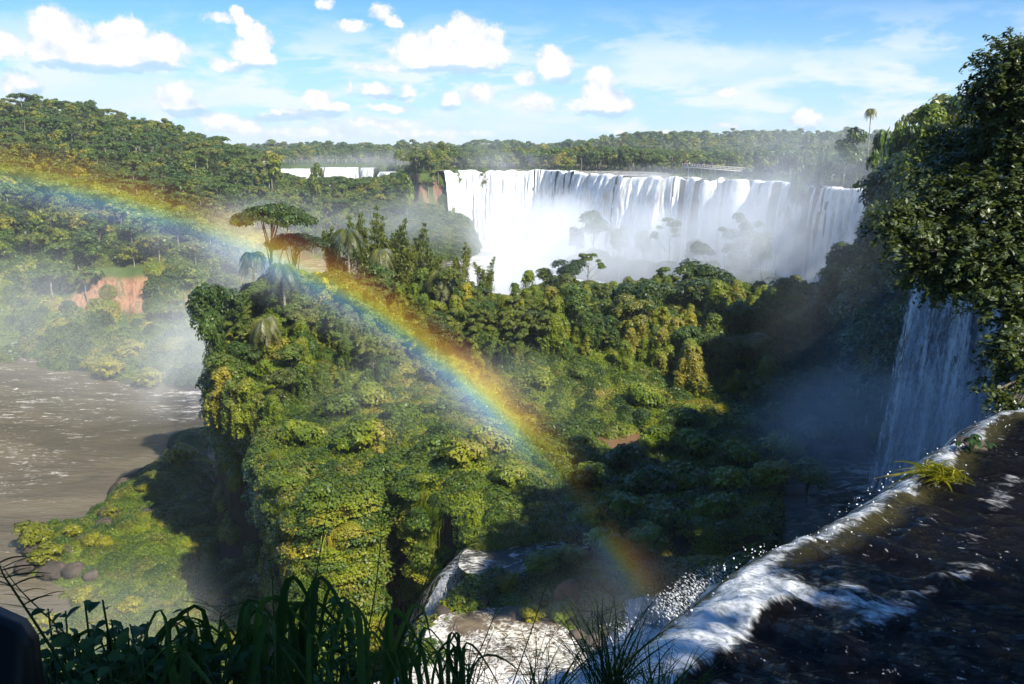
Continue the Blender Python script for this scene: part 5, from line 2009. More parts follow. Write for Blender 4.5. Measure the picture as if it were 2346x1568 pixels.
for px0, py0, s_ in ((250, 860, 1.7), (300, 840, 1.8), (340, 870, 1.7), (210, 850, 1.2), (390, 840, 1.6), (270, 885, 1.1), (150, 815, 1.2)):
    X0, Y0 = onz(px0, py0, -50)
    tree('yellow_a', X0, Y0, s_ * 1.3, 'hazy yellow-green bush on the far river spit', 'bushes on the far river spit', name='bush', cat='bush', sink=0.3)

# islet trees before the great fall
for (px0, d, pyt, key, wd, lab) in ((1360, 300, 462, 'dome_a', 1.5, 'tall misty clump on a rock islet before the ochre curtain'), (1322, 304, 515, 'dome_b', 1.0, 'small round tree left of the tall misty clump'),
                                    (1425, 296, 512, 'dome_b', 1.2, 'low hazy tree right of the tall misty clump'), (1480, 282, 520, 'dome_b', 1.2, None),
                                    (1538, 262, 496, 'open_a', 1.05, 'solitary round-headed tree in the mist before the falls'), (1600, 262, 540, 'dome_b', 1.1, None), (1712, 240, 480, 'open_b', 1.3, 'faint tall tree veiled by blue mist below the right-hand curtains'), (1760, 236, 520, 'dome_b', 1.2, None), (1660, 245, 515, 'open_b', 1.1, None),
                                    (1305, 203, 580, 'dome_a', 1.25, 'broad dusky tree on the islet at the edge of the white water'), (1355, 208, 575, 'open_a', 0.9, 'pale open tree right of the broad dusky one'), (1250, 206, 610, 'dome_b', 1.0, 'rounded tree at the left tip of the islet'),
                                    (1955, 168, 520, 'dome_a', 1.3, 'tall dark blue tree rising out of the mist at the right'), (1930, 152, 580, 'dome_b', 1.2, 'dark tree in front of the tall misty one'), (2020, 160, 570, 'dome_a', 1.4, None), (1862, 160, 612, 'open_b', 0.8, 'small dark tree left of the tall misty one'), (1985, 150, 620, 'dome_b', 1.4, None), (2060, 150, 600, 'dome_a', 1.5, None)):
    X0, Y0 = az_d(px0, d)
    g_ = gheight(X0, Y0)
    s_ = (top_z(pyt, d) - g_) / PROTO[key]['H']
    wd = max(wd, s_ * 0.85)
    tree(key, X0, Y0, (wd, wd, max(s_, 0.4)), lab or 'misty tree on the rock islets before the falls', None if lab else 'misty trees on the islets')

# left hill and the forest between: nearest ones singly, the rest together
def far_forest(seed, n, box, fn, mind):
    rs = np.random.RandomState(seed)
    x = box[0] + (box[1] - box[0]) * rs.rand(n)
    y = box[2] + (box[3] - box[2]) * rs.rand(n)
    ok = fn(x, y)
    x, y = x[ok], y[ok]
    # thin out with a grid so crowns do not pile up
    keep, cells = [], {}
    cs_ = mind
    for i in range(len(x)):
        cx, cy_ = int(x[i] // cs_), int(y[i] // cs_)
        if any((x[i] - x[j]) ** 2 + (y[i] - y[j]) ** 2 < mind * mind for a_ in (-1, 0, 1) for b_ in (-1, 0, 1) for j in cells.get((cx + a_, cy_ + b_), ())):
            continue
        cells.setdefault((cx, cy_), []).append(i)
        keep.append(i)
    return x[keep], y[keep]


def f_hill(x, y):
    z = height(x, y)
    d = np.hypot(x, y)
    qx, qy = proj(x, np.maximum(y, 1), z)
    a_ = (qx > -120) & (qx < 1010) & (d > 248) & (d < 540) & (z > -40)
    bare = (qx > 830) & (qy > 470)
    return a_ & ~bare & (sdist(x, y, UPPER) < 0)


hx, hy = far_forest(61, 14000, (-330, 0, 200, 545), f_hill, 4.3)
hd = np.hypot(hx, hy)
order = np.argsort(hd)
hx, hy, hd = hx[order], hy[order], hd[order]
hz = height(hx, hy)
FK = ['far_a', 'far_b', 'far_c', 'far_d', 'far_e', 'far_f', 'far_a', 'far_b']
NI = 40
far_src = []
for i in range(NI):
    key = FK[i % 6] if i < 6 else FK[rsp.randint(8)]
    s_ = rsp.uniform(0.65, 1.05)
    e = tree(key, hx[i], hy[i], s_, 'forest tree low on the hazy hillside across the river', 'forest trees on the hillside across the river', z=hz[i] - 0.5)
    if i < 6:
        far_src.append(e)


def forest(name, x, y, z, smin, smax, label, seed):
    rs = np.random.RandomState(seed)
    qx_ = proj(x, y, z)[0]
    lim_ = (np.array([top_z(v_, d_) for v_, d_ in zip(np.interp(qx_, [560, 612, 640, 700, 760, 900, 950], [300, 352, 392, 408, 404, 400, 380]), np.hypot(x, y))]) - z) / 9.3
    n = len(x)
    rot = np.stack([rs.normal(0, 0.05, n), rs.normal(0, 0.05, n), rs.rand(n) * 6.28], 1)
    s_ = smin + (smax - smin) * rs.rand(n)
    s_ = np.where((qx_ > 560) & (qx_ < 950), np.clip(np.minimum(s_, lim_), 0.3, 2), s_)
    return scatter(name, np.stack([x, y, z - 0.5], 1), s_, rot, far_src, label)


forest('hill_forest', hx[NI:], hy[NI:], hz[NI:], 0.6, 1.05, 'dense forest over the left hill and the ground before the distant falls', 62)


def f_mid2(x, y):
    z = height(x, y)
    d = np.hypot(x, y)
    qx, qy = proj(x, np.maximum(y, 1), z)
    return (z > -49.5) & (d > 188) & (d < 252) & (qx > -60) & (qx < 600) & ~((bare_cliff(qx, qy) > 0.2) | (bare_cliff(qx, qy - 50) > 0.2) | (bare_cliff(qx, qy - 25) > 0.2)) & (qy < 760)


x_, y_ = far_forest(63, 3000, (-160, -40, 150, 255), f_mid2, 3.6)
forest('bank_wood', x_, y_, height(x_, y_) - 1.0, 0.4, 0.75, 'bushy wood at the foot of the red cliff', 64)


def f_plateau(x, y):
    d = np.hypot(x, y)
    a_ = np.arctan2(x, y)
    qx = 1173 + F * np.tan(a_)
    back = d - lip_d(a_)
    riv = ((qx > 1310) & (qx < 1560) & (back < 100)) | (back < np.interp(qx, [900, 1300, 1560, 1700, 2000], [20, 24, 34, 22, 8])) & (qx > 1000)
    return (sdist(x, y, UPPER) > 2) & (qx > 880) & (qx < 2100) & (d < 640) & (d > 215) & ~riv & (back < 230)


x_, y_ = far_forest(65, 16000, (-100, 320, 190, 640), f_plateau, 4.6)
zz = height(x_, y_)
dd = np.hypot(x_, y_)
# height follows the skyline
qx = proj(x_, y_, zz)[0]
lim = (np.interp(qx, [900, 950, 1020, 1060, 1120, 1190, 1240, 1330, 1400, 1500, 1700, 1800, 1850, 1950, 2050, 2100], [372, 350, 332, 352, 354, 336, 346, 335, 336, 345, 350, 318, 302, 296, 280, 262]))
st_ = []
rs = np.random.RandomState(66)
for i in range(len(x_)):
    st_.append(min(1.25, max(0.3, (top_z(lim[i], dd[i]) - zz[i]) / 9.0)) * rs.uniform(0.72, 1.0))
st_ = np.array(st_)
order = np.argsort(dd)
sel = order[:20]
for i in sel:
    tree(FK[rsp.randint(5)], x_[i], y_[i], float(st_[i]), 'forest tree on the plateau behind the great fall', 'forest trees behind the great fall', z=zz[i] - 0.5)
rest = order[20:]
rot = np.stack([np.zeros(len(rest)), np.zeros(len(rest)), rs.rand(len(rest)) * 6.28], 1)
scatter('plateau_forest', np.stack([x_[rest], y_[rest], zz[rest] - 0.5], 1), st_[rest], rot, far_src, 'forest on the plateau behind the great fall')
for (px0, d, pyt, key, wd, lab) in ((1022, 452, 326, 'far_a', 1.0, 'tall spreading tree at the left end of the plateau'), (985, 448, 345, 'far_b', .9, 'dense tree beside the tallest one at the left end of the plateau'), (932, 446, 356, 'far_e', 0.6, 'small flat-topped tree standing alone left of the plateau wood'), (1188, 470, 333, 'far_e', 1.0, 'flat-topped tree above the middle of the great fall'), (1330, 455, 320, 'far_c', 1.0, 'open-crowned tree above the ochre curtain'),
                                    (712, 405, 378, 'far_a', 1.0, 'round tree standing before the distant white falls'), (620, 400, 348, 'far_b', 1.3, 'large dark tree below the small tower'), (590, 395, 370, 'far_a', 1.1, None), (930, 400, 400, 'far_b', .9, None),
                                    (1848, 262, 297, 'far_c', 1.1, 'spreading pale tree on the skyline at the right'), (2160, 150, 232, 'far_e', 1.1, 'layered flat-topped tree on the skyline beside the big tree'), (2110, 160, 245, 'far_e', 1.0, 'lower layered tree left of the flat-topped one'), (2225, 140, 208, 'far_e', 0.9, 'highest small crown touching the big tree on the right'), (2070, 175, 268, 'far_c', 1.1, 'open tree on the right skyline, just right of the slender palm'), (1935, 240, 300, 'far_a', 1.1, 'round tree on the skyline left of the slender palm'), (2190, 165, 236, 'far_a', 1.2, 'dense crown on the skyline beside the big tree'), (2040, 200, 292, 'far_b', 1.2, 'dark crown below the slender palm')):
    X0, Y0 = az_d(px0, d)
    g_ = gheight(X0, Y0)
    s_ = (top_z(pyt, d) - g_) / PROTO[key]['H']
    tree(key, X0, Y0, (wd, wd, s_), lab or 'forest tree before the distant falls', None if lab else 'forest trees before the distant falls')


def f_horizon(x, y):
    d = np.hypot(x, y)
    a_ = np.arctan2(x, y)
    qx = 1173 + F * np.tan(a_)
    return (d > np.interp(qx, [300, 600, 640, 900, 940], [560, 720, 722, 712, 470])) & (qx > 560) & (qx < 2500)


x_, y_ = far_forest(67, 9000, (-300, 700, 650, 1600), lambda x, y: f_horizon(x, y) & (np.hypot(x, y) < 900), 7.0)
zz = height(x_, y_)
rot = np.stack([np.zeros(len(x_)), np.zeros(len(x_)), rs.rand(len(x_)) * 6.28], 1)
scatter('horizon_forest', np.stack([x_, y_, zz - 0.5], 1), 0.8 + 0.5 * rs.rand(len(x_)), rot, far_src, 'flat forest stretching to the horizon')
x_, y_ = far_forest(68, 12000, (-700, 1400, 800, 2600), lambda x, y: f_horizon(x, y) & (np.hypot(x, y) > 900), 15.0)
zz = height(x_, y_)
rot = np.stack([np.zeros(len(x_)), np.zeros(len(x_)), rs.rand(len(x_)) * 6.28], 1)
scatter('horizon_forest', np.stack([x_, y_, zz - 1.0], 1), 1.3 + 0.9 * rs.rand(len(x_)), rot, far_src, 'forest on the farthest low ridge')

# right plateau: trees along the brink (their shade falls into the chasm)
PR = [(28, 27), (31, 33), (37, 38), (42, 46), (46, 52), (52, 58), (56, 64), (60, 72), (58, 80), (50, 92), (44, 99), (42, 106), (46, 114), (52, 121), (58, 132), (65, 142), (72, 152), (80, 164), (88, 176), (98, 190), (62, 100), (70, 112), (64, 88), (80, 140), (36, 30), (46, 40), (92, 160), (75, 128), (33, 30.5), (34, 36), (40, 42), (44, 49), (49, 55), (54, 61), (28, 31), (38, 34), (42, 38), (50, 48), (58, 58), (48, 61), (57, 73), (40, 47), (31, 29), (46, 44)]
for i, (x0, y0) in enumerate(PR):
    key = ['round_a', 'round_c', 'flat_a', 'vined_b', 'vined_a', 'round_b'][i % 6]
    Hh = rsp.uniform(12.5, 16.5) if y0 < 100 else rsp.uniform(11, 14)
    qx = proj(x0, y0, 0)[0]
    if qx < 2500:
        Hh = min(Hh, top_z(np.interp(qx, [1850, 1950, 2050, 2120, 2200, 2290, 2400], [300, 292, 268, 240, 222, 200, 120]), y0) - gheight(x0, y0))
    s_ = Hh / PROTO[key]['H']
    tree(key, x0, y0, (s_, s_, s_), 'tall tree on the brink of the right-hand plateau', 'tall trees on the right-hand plateau')
# slender palm on the skyline
PALM.append(palm_meshes(5, 14.5, 22, 2.1))
X0, Y0 = az_d(1990, 236)
palm(2, X0, Y0, 1.0, 'slender palm standing above the skyline near the big tree', None, top=top_z(250, 236))
# trees behind and beside the viewpoint, which shade the foreground
for (x0, y0, key, s_) in ((0.5, -6.6, 'round_c', 1.15), (3.4, -5.2, 'round_b', 1.2), (5.5, -7, 'round_a', 1.25), (10.5, -5.5, 'round_c', 1.3), (1.0, -11, 'round_b', 1.5), (8.5, -13, 'round_a', 1.6), (-4, -6, 'round_c', 1.1), (15.5, -7, 'round_a', 1.4)):
    tree(key, x0, y0, s_, 'leafy tree behind the viewpoint', 'trees behind the viewpoint', z=-2.2)

# ---------------------------------------------------------------- the big tree on the right
def big_tree():
    rs = np.random.RandomState(77)
    LB = [(2335, 165, 24, .95), (2300, 235, 24, .75), (2390, 250, 24, 1.2), (2380, 360, 24, 1.3), (2290, 330, 25, .75), (2180, 330, 26, .6), (2215, 390, 25, .8), (2150, 420, 24, .6), (2230, 470, 23, .9), (2330, 470, 23, 1.1), (2130, 480, 23, .6), (2075, 498, 22.5, .42),
          (2040, 510, 22, .28), (2100, 545, 22, .5), (2055, 560, 21.5, .22), (2180, 560, 22.5, .8), (2280, 590, 22, .9), (2370, 620, 22, .9), (2130, 610, 22, .42), (2210, 650, 22, .6), (2110, 640, 22, .28), (2300, 690, 21, .55), (2360, 760, 21, .55), (2260, 620, 23, .7), (2170, 640, 23, .5),
          (2310, 790, 20, .30), (2285, 810, 20, .18), (2335, 850, 20, .32), (2290, 870, 20, .15), (2300, 925, 19.5, .14), (2280, 900, 19.5, .12), (2330, 940, 19.5, .16), (2440, 200, 25, 1.6), (2480, 420, 24, 1.9), (2480, 650, 23, 1.6), (2450, 820, 22, 1.0)]
    P_, N_, Lw = [], [], []
    for (a_, b_, d, r) in LB:
        c0 = np.array(ond(a_, b_, d))
        Lw.append(c0)
        off_frame = a_ > 2420
        n = int(5600 * r ** 1.7 * (0.35 if off_frame else 1)) + 60
        # sprays of leaves: short twigs on the lobe with leaves along them
        nt_ = max(6, n // 22)
        tw = sph(nt_, rs)
        tw[:, 2] = np.where(tw[:, 2] < -0.5, -tw[:, 2] * 0.6, tw[:, 2])
        root = c0 + tw * r * (0.55 + 0.5 * rs.rand(nt_, 1)) * np.array([1, 1, 0.8])
        dirn = unit(tw * 0.7 + rs.normal(size=(nt_, 3)) * 0.5 + np.array([0, 0, -0.15]))
        for k in range(22):
            f_ = k / 21
            P_.append(root + dirn * (0.42 * f_) + np.array([0, 0, -0.16]) * f_ ** 2 + rs.normal(size=(nt_, 3)) * 0.035)
            N_.append(unit(np.array([0, 0, 1.0]) + tw * 0.5 + rs.normal(size=(nt_, 3)) * 0.45))
    P_, N_ = np.vstack(P_), np.vstack(N_)
    V, Fq = leaves(P_, N_, 0.062, rs, 0.48, 0.25)
    base = np.array([15.5, 17.5, -4.2])
    e = empty('big_tree', tuple(base))
    me = mesh('crown', V - base, Fq)
    me.materials.append(M['leaf_near'])
    obj('crown', me, None, e)
    g = Geo()
    top = np.array(ond(2470, 420, 24.5))
    f = np.linspace(0, 1, 8)[:, None]
    tp = base * (1 - f) + top * f + np.array([0.3, 0.2, 0]) * np.sin(f * 3)
    g.tube(tp - base, 0.42 * (1.15 - 0.75 * f[:, 0]), 10)
    me = g.mesh('trunk', True)
    me.materials.append(M['bark'])
    obj('trunk', me, None, e)
    g = Geo()
    for i, c0 in enumerate(Lw):
        st = tp[rs.randint(2, 7)]
        mid = (st + c0) / 2 + np.array([0, 0, 0.3])
        fr = np.linspace(0, 1, 7)[:, None]
        bz = (1 - fr) ** 2 * st + 2 * fr * (1 - fr) * mid + fr ** 2 * c0
        bz[1:-1] += rs.normal(size=(5, 3)) * 0.12
        g.tube(bz - base, np.linspace(0.11, 0.018, 7), 6)
        for k in range(5):
            e2 = c0 + sph(1, rs)[0] * LB[i][3] * 0.9
            g.tube(np.array([bz[-2], (bz[-1] + e2) / 2 + rs.normal(size=3) * 0.05, e2]) - base, [0.02, 0.012, 0.005], 4)
    me = g.mesh('limbs', True)
    me.materials.append(M['bark'])
    obj('limbs', me, None, e)
    tag(e, 'big leafy tree leaning over the gorge at the right edge, its crown partly sunlit', 'tree')


big_tree()

# ---------------------------------------------------------------- red cliff face across the river
patch('river_beach', [onz(x, y, -49.5) for x, y in ((-80, 770), (70, 765), (60, 778), (40, 800), (0, 806), (-90, 812))], -49.3, M['mud'], 0, 'strip of bare red-brown river bank', wob=0.3)

# ---------------------------------------------------------------- boulders
def boulder(px0, py0, z, r, mat, label, group=None, seed=1, sq=(1, 1, .7)):
    rs = np.random.RandomState(seed)
    n, k = 26, 16
    th = np.linspace(0, 2 * math.pi, n, endpoint=False)
    ph = np.linspace(0.02, math.pi - 0.02, k)
    T_, P1 = np.meshgrid(th, ph, indexing='ij')
    x, y, zz_ = np.cos(T_) * np.sin(P1), np.sin(T_) * np.sin(P1), np.cos(P1)
    q = 1 + 0.30 * fbm(x * 2 + seed * 3, y * 2 + zz_ * 1.7, 1.0, 4, seed) + 0.12 * fbm(x * 5 + zz_ * 4, y * 5 + seed, 1.0, 3, seed + 1)
    V = np.stack([(x * q * r * sq[0]).ravel(), (y * q * r * sq[1]).ravel(), (zz_ * q * r * sq[2]).ravel()], 1)
    o = obj('boulder', mesh('boulder', V, grid_faces(n, k, True)[:, ::-1], True), mat)
    X0, Y0 = onz(px0, py0, z)
    o.location = (X0, Y0, z)
    o.rotation_euler = (0, 0, seed)
    tag(o, label, 'boulder', group)


boulder(1297, 1365, -29.6, 1.05, M['mud'], 'red-brown boulder half in sun among bushes at bottom centre', seed=2, sq=(0.75, 0.9, 1.0))
for i, (a_, b_, r) in enumerate(((250, 1178, 1.5), (238, 1200, 1.1), (285, 1110, 1.3), (300, 1100, 1.0), (345, 1180, 1.5), (150, 1268, 1.3), (190, 1235, 1.0), (70, 1260, 1.0), (330, 1085, 1.2), (120, 1308, 1.6), (170, 1310, 1.4), (210, 1320, 1.0), (262, 1215, .7), (395, 1320, .9), (55, 1300, 1.2))):
    boulder(a_, b_, -51.0, r, M['rock'], 'dark boulder on the bank of the lower river', 'dark boulders on the bank of the lower river', seed=i + 3)
for i, (a_, b_, r) in enumerate(BOULD):
    boulder(a_, b_, -30.4, r, M['rock'], 'dark wet rock at the rim of the ledge pool', 'dark wet rocks round the ledge pool', seed=i + 50)
boulder(2225, 1045, -4.2, 0.30, M['rock'], 'black rock poking through the lip of the near river', seed=30, sq=(1, 1, 0.9))

# ---------------------------------------------------------------- small tower on the hill
def tower():
    p0 = ond(617, 366, 430)
    m_w, m_r, m_g = plain('pale_render', (0.62, 0.52, 0.42)), plain('red_tiles', (0.34, 0.10, 0.06)), plain('window_dark', (0.04, 0.04, 0.05), 0.2)
    e = empty('lookout_tower', tuple(p0), 0.2)
    g = Geo(); g.box((-2.6, -2, -9), (2.6, 2, 0.0)); obj('lower_storey', g.mesh('lower_storey'), m_w, e)
    g = Geo(); g.box((-1.7, -1.5, 0.42), (1.7, 1.5, 1.7)); obj('middle_storey', g.mesh('middle_storey'), m_w, e)
    g = Geo(); g.box((-1.1, -1.0, 2.02), (1.1, 1.0, 3.3)); obj('upper_storey', g.mesh('upper_storey'), m_w, e)
    for (w, z0) in ((3.0, 0.0), (2.0, 1.7), (1.3, 3.3)):
        g = Geo()
        g.add([(-w, -w * .85, z0), (w, -w * .85, z0), (w, w * .85, z0), (-w, w * .85, z0), (-w * .6, -w * .5, z0 + .42), (w * .6, -w * .5, z0 + .42), (w * .6, w * .5, z0 + .42), (-w * .6, w * .5, z0 + .42)],
              [(0, 3, 2, 1), (4, 5, 6, 7), (0, 1, 5, 4), (1, 2, 6, 5), (2, 3, 7, 6), (3, 0, 4, 7)])
        obj('roof', g.mesh('roof'), m_r, e)
    for (x, z0, yy) in ((-1.6, -1.4, -2.0), (0, -1.4, -2.0), (1.6, -1.4, -2.0), (-.8, .8, -1.5), (.8, .8, -1.5), (0, 2.4, -1.0)):
        g = Geo(); g.box((x - .35, yy - .06, z0), (x + .35, yy - .003, z0 + .7)); obj('window', g.mesh('window'), m_g, e)
    tag(e, 'small red and cream tiered tower on the hill shoulder', 'tower')


tower()


# ---------------------------------------------------------------- viewing walkway with visitors
def walkway():
    a_, b_ = ond(1566, 382, 322), ond(1720, 394, 312)
    m_c = plain('pale_walkway_metal', (0.62, 0.60, 0.55))
    e = empty('viewing_walkway', tuple(a_))
    dv = b_ - a_
    L = dv.length
    ang = math.atan2(dv.y, dv.x)
    e.rotation_euler = (0, 0, ang)
    dz = dv.z / L
    def zz_(x): return dz * x
    g = Geo()
    g.add([(0, -.9, -.2), (L, -.9, -.2 + dz * L), (L, .9, -.2 + dz * L), (0, .9, -.2), (0, -.9, .05), (L, -.9, .05 + dz * L), (L, .9, .05 + dz * L), (0, .9, .05)],
          [(0, 3, 2, 1), (4, 5, 6, 7), (0, 1, 5, 4), (1, 2, 6, 5), (2, 3, 7, 6), (3, 0, 4, 7)])
    obj('deck', g.mesh('deck'), m_c, e)
    for s_ in (-.87, .87):
        for h_ in (.5, 1.05):
            g = Geo(); g.tube([(0, s_, h_), (L, s_, h_ + dz * L)], 0.05, 5); obj('rail', g.mesh('rail'), m_c, e)
    post = Geo(); post.box((-.05, -.05, 0), (.05, .05, 1.05)); pm = post.mesh('post')
    pm.materials.append(m_c)
    leg = Geo(); leg.box((-.12, -.12, -7), (.12, .12, 0)); lm = leg.mesh('support')
    lm.materials.append(m_c)
    for i in range(14):
        x = L * i / 13
        for s_ in (-.87, .87):
            obj('post', pm, None, e, (x, s_, 0.05 + zz_(x)))
    for i in range(5):
        obj('support', lm, None, e, (L * (i + .4) / 5, 0, -.2 + zz_(L * (i + .4) / 5)))
    tag(e, 'pale railed viewing walkway above the great fall', 'walkway')
    cols = [((0.55, 0.1, 0.08), 'visitor in a red top on the walkway', 0.8), ((0.7, 0.7, 0.68), 'visitor in a white top at the left end of the walkway', 2.2), ((0.08, 0.1, 0.2), 'visitor in dark blue in the middle of the walkway', 5.5), ((0.6, 0.5, 0.2), 'visitor in a yellow top right of the one in blue', 7.4), ((0.1, 0.1, 0.1), 'visitor in black, rightmost on the walkway', 10.2)]
    sk = plain('skin', (0.42, 0.26, 0.18)); tr_ = plain('dark_trousers', (0.05, 0.055, 0.07))
    for (c_, lab, x) in cols:
        me = bpy.data.meshes.new('person')
        Vv = [(0, 0, .92), (0, 0, 1.15), (0, 0, 1.42), (0, 0, 1.55), (0, 0, 1.68), (.1, 0, .88), (.11, .02, .5), (.12, 0, .05), (.12, -.12, .02), (-.1, 0, .88), (-.11, .02, .5), (-.12, 0, .05), (-.12, -.12, .02),
              (.19, 0, 1.40), (.25, .02, 1.12), (.24, -.12, .9), (-.19, 0, 1.40), (-.25, .02, 1.12), (-.24, -.12, .9)]
        Ee = [(0, 1), (1, 2), (2, 3), (3, 4), (0, 5), (5, 6), (6, 7), (7, 8), (0, 9), (9, 10), (10, 11), (11, 12), (2, 13), (13, 14), (14, 15), (2, 16), (16, 17), (17, 18)]
        me.from_pydata(Vv, Ee, [])
        o = bpy.data.objects.new('person', me)
        COL.objects.link(o)
        md = o.modifiers.new('skin', 'SKIN')
        rad = [.14, .13, .13, .055, .10, .09, .07, .05, .045, .09, .07, .05, .045, .06, .045, .035, .06, .045, .035]
        for i, r in enumerate(rad):
            me.skin_vertices[0].data[i].radius = (r, r * .8)
        me.skin_vertices[0].data[0].use_root = True
        sb_ = o.modifiers.new('sub', 'SUBSURF'); sb_.levels = sb_.render_levels = 1
        mc = plain('shirt', c_)
        # shirt above the hip, trousers below: one material by height
        t2 = NT(mc.node_tree)
        oo = t2.n('ShaderNodeOutputMaterial'); b2 = t2.n('ShaderNodeBsdfPrincipled'); tcc = t2.n('ShaderNodeTexCoord'); s2 = t2.n('ShaderNodeSeparateXYZ')
        t2.put(s2.inputs[0], tcc.outputs['Object'])
        k1 = t2.math('GREATER_THAN', s2.outputs[2], 0.92); k2 = t2.math('GREATER_THAN', s2.outputs[2], 1.47)
        t2.put(b2.inputs['Base Color'], t2.mix(k2, t2.mix(k1, (0.05, 0.055, 0.07), c_), (0.42, 0.26, 0.18)))
        t2.put(oo.inputs[0], b2.outputs[0])
        me.materials.append(mc)
        wp = a_ + dv * (x / L)
        o.location = (wp.x, wp.y, wp.z + 0.05)
        o.rotation_euler = (0, 0, ang)
        tag(o, lab, 'person')


walkway()

# ---------------------------------------------------------------- foreground growth on the viewer's bank
def ovate(base, tip, up, w):
    """leaf of four quads folded along the midrib"""
    base, tip, up = np.array(base), np.array(tip), np.array(up)
    d = tip - base
    side = unit(np.cross(d, up)) * w
    n_ = unit(np.cross(side, d)) * w
    V, Fq = [], []
    for f, k in ((0, 0.06), (0.22, 0.72), (0.5, 1.0), (0.78, 0.62), (1.0, 0.03)):
        c0 = base + d * f - n_ * 0.9 * f * f
        V += [c0 - side * k + n_ * 0.30 * k, c0, c0 + side * k + n_ * 0.30 * k]
    for j in range(4):
        Fq += [(3 * j, 3 * j + 1, 3 * j + 4, 3 * j + 3), (3 * j + 1, 3 * j + 2, 3 * j + 5, 3 * j + 4)]
    return V, Fq


def strap(g, pts, w, twist=0.0):
    """long grass leaf: keeled strip along a path"""
    pts = np.array(pts, float)
    n = len(pts)
    tan = unit(np.gradient(pts, axis=0))
    side = unit(np.cross(tan, np.array([math.sin(twist), math.cos(twist), 0.35])))
    nn = np.cross(side, tan)
    V, Fq = [], []
    for i in range(n):
        f = i / (n - 1)
        ww = w * min(1, 0.35 + 3 * f) * (1 - f ** 3.2)
        V += [pts[i] - side[i] * ww + nn[i] * ww * .4, pts[i], pts[i] + side[i] * ww + nn[i] * ww * .4]
    for i in range(n - 1):
        Fq += [(3 * i, 3 * i + 1, 3 * i + 4, 3 * i + 3), (3 * i + 1, 3 * i + 2, 3 * i + 5, 3 * i + 4)]
    g.add(V, Fq)


def bez(p0, p1, p2, n=10):
    f = np.linspace(0, 1, n)[:, None]
    p0, p1, p2 = (np.array(p, float) for p in (p0, p1, p2))
    return (1 - f) ** 2 * p0 + 2 * f * (1 - f) * p1 + f ** 2 * p2


rs = np.random.RandomState(91)
LG = 'leafy shrubs on the viewer\'s bank'


def leafy(px0, py0, d, tips, label, lw=0.030, seed=0):
    rs = np.random.RandomState(seed)
    tips = list(tips) + [(px0 + rs.normal() * 85, rs.uniform(1425, 1610)) for _ in range(30)]
    root = np.array(ond(px0, py0, d))
    gz = gheight(root[0], root[1])
    root[2] = gz - 0.03 if gz > -6 else root[2] - 0.4
    e = empty('leafy_shrub', tuple(root))
    gs, gl = Geo(), Geo()
    for (tx, ty) in tips:
        tp = np.array(ond(tx, ty, d + rs.uniform(-.25, .35)))
        mid = (root + tp) / 2 + np.array([rs.uniform(-.12, .12), 0, 0.10])
        st = bez(root, mid, tp, 12)
        gs.tube(st - root, np.linspace(0.010, 0.003, 12), 5)
        nl = 34
        for k in range(nl):
            f = 0.25 + 0.75 * (k + 1) / nl
            c0 = np.array([np.interp(f, np.linspace(0, 1, 12), st[:, j]) for j in range(3)])
            a_ = k * 2.4 + rs.rand()
            ln = lw * rs.uniform(1.9, 3.4) * (1.15 - 0.5 * f)
            dv = unit(np.array([math.cos(a_), math.sin(a_) * 0.8, rs.uniform(-.45, .35)]))
            V, Fq = ovate(c0 + dv * 0.012 - root, c0 + dv * ln - root, unit(np.array([rs.normal() * .5, rs.normal() * .5, 1])), ln * 0.27)
            gl.add(V, Fq)
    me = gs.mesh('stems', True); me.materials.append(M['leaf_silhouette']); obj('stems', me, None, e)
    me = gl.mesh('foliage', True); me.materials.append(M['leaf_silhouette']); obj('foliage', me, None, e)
    tag(e, label, 'shrub')


leafy(200, 1650, 3.0, [(110, 1395), (150, 1400), (195, 1385), (235, 1375), (170, 1450), (120, 1460), (270, 1430), (90, 1520), (215, 1470), (150, 1530), (300, 1480), (60, 1560), (250, 1540), (180, 1590), (100, 1600)], 'dark leafy shrub beside the metal rail post, lower left', 0.034, 1)
leafy(330, 1680, 2.9, [(255, 1420), (300, 1440), (330, 1470), (380, 1500), (290, 1520), (350, 1560), (240, 1580), (400, 1570), (420, 1530), (310, 1600), (380, 1610), (450, 1560)], 'dark leafy shrub in the middle of the lower-left foliage', 0.036, 2)
leafy(500, 1680, 3.0, [(430, 1400), (455, 1420), (480, 1470), (520, 1500), (550, 1450), (500, 1540), (570, 1540), (610, 1560), (460, 1590), (540, 1590)], 'leafy shrub right of centre in the lower-left foliage', 0.03, 3)
leafy(760, 1680, 3.2, [(770, 1365), (790, 1372), (760, 1400), (780, 1430), (720, 1490), (820, 1500), (700, 1550), (760, 1540), (850, 1560), (660, 1580), (900, 1590)], 'tall leafy shrub against the sunlit hanging grass', 0.030, 4)


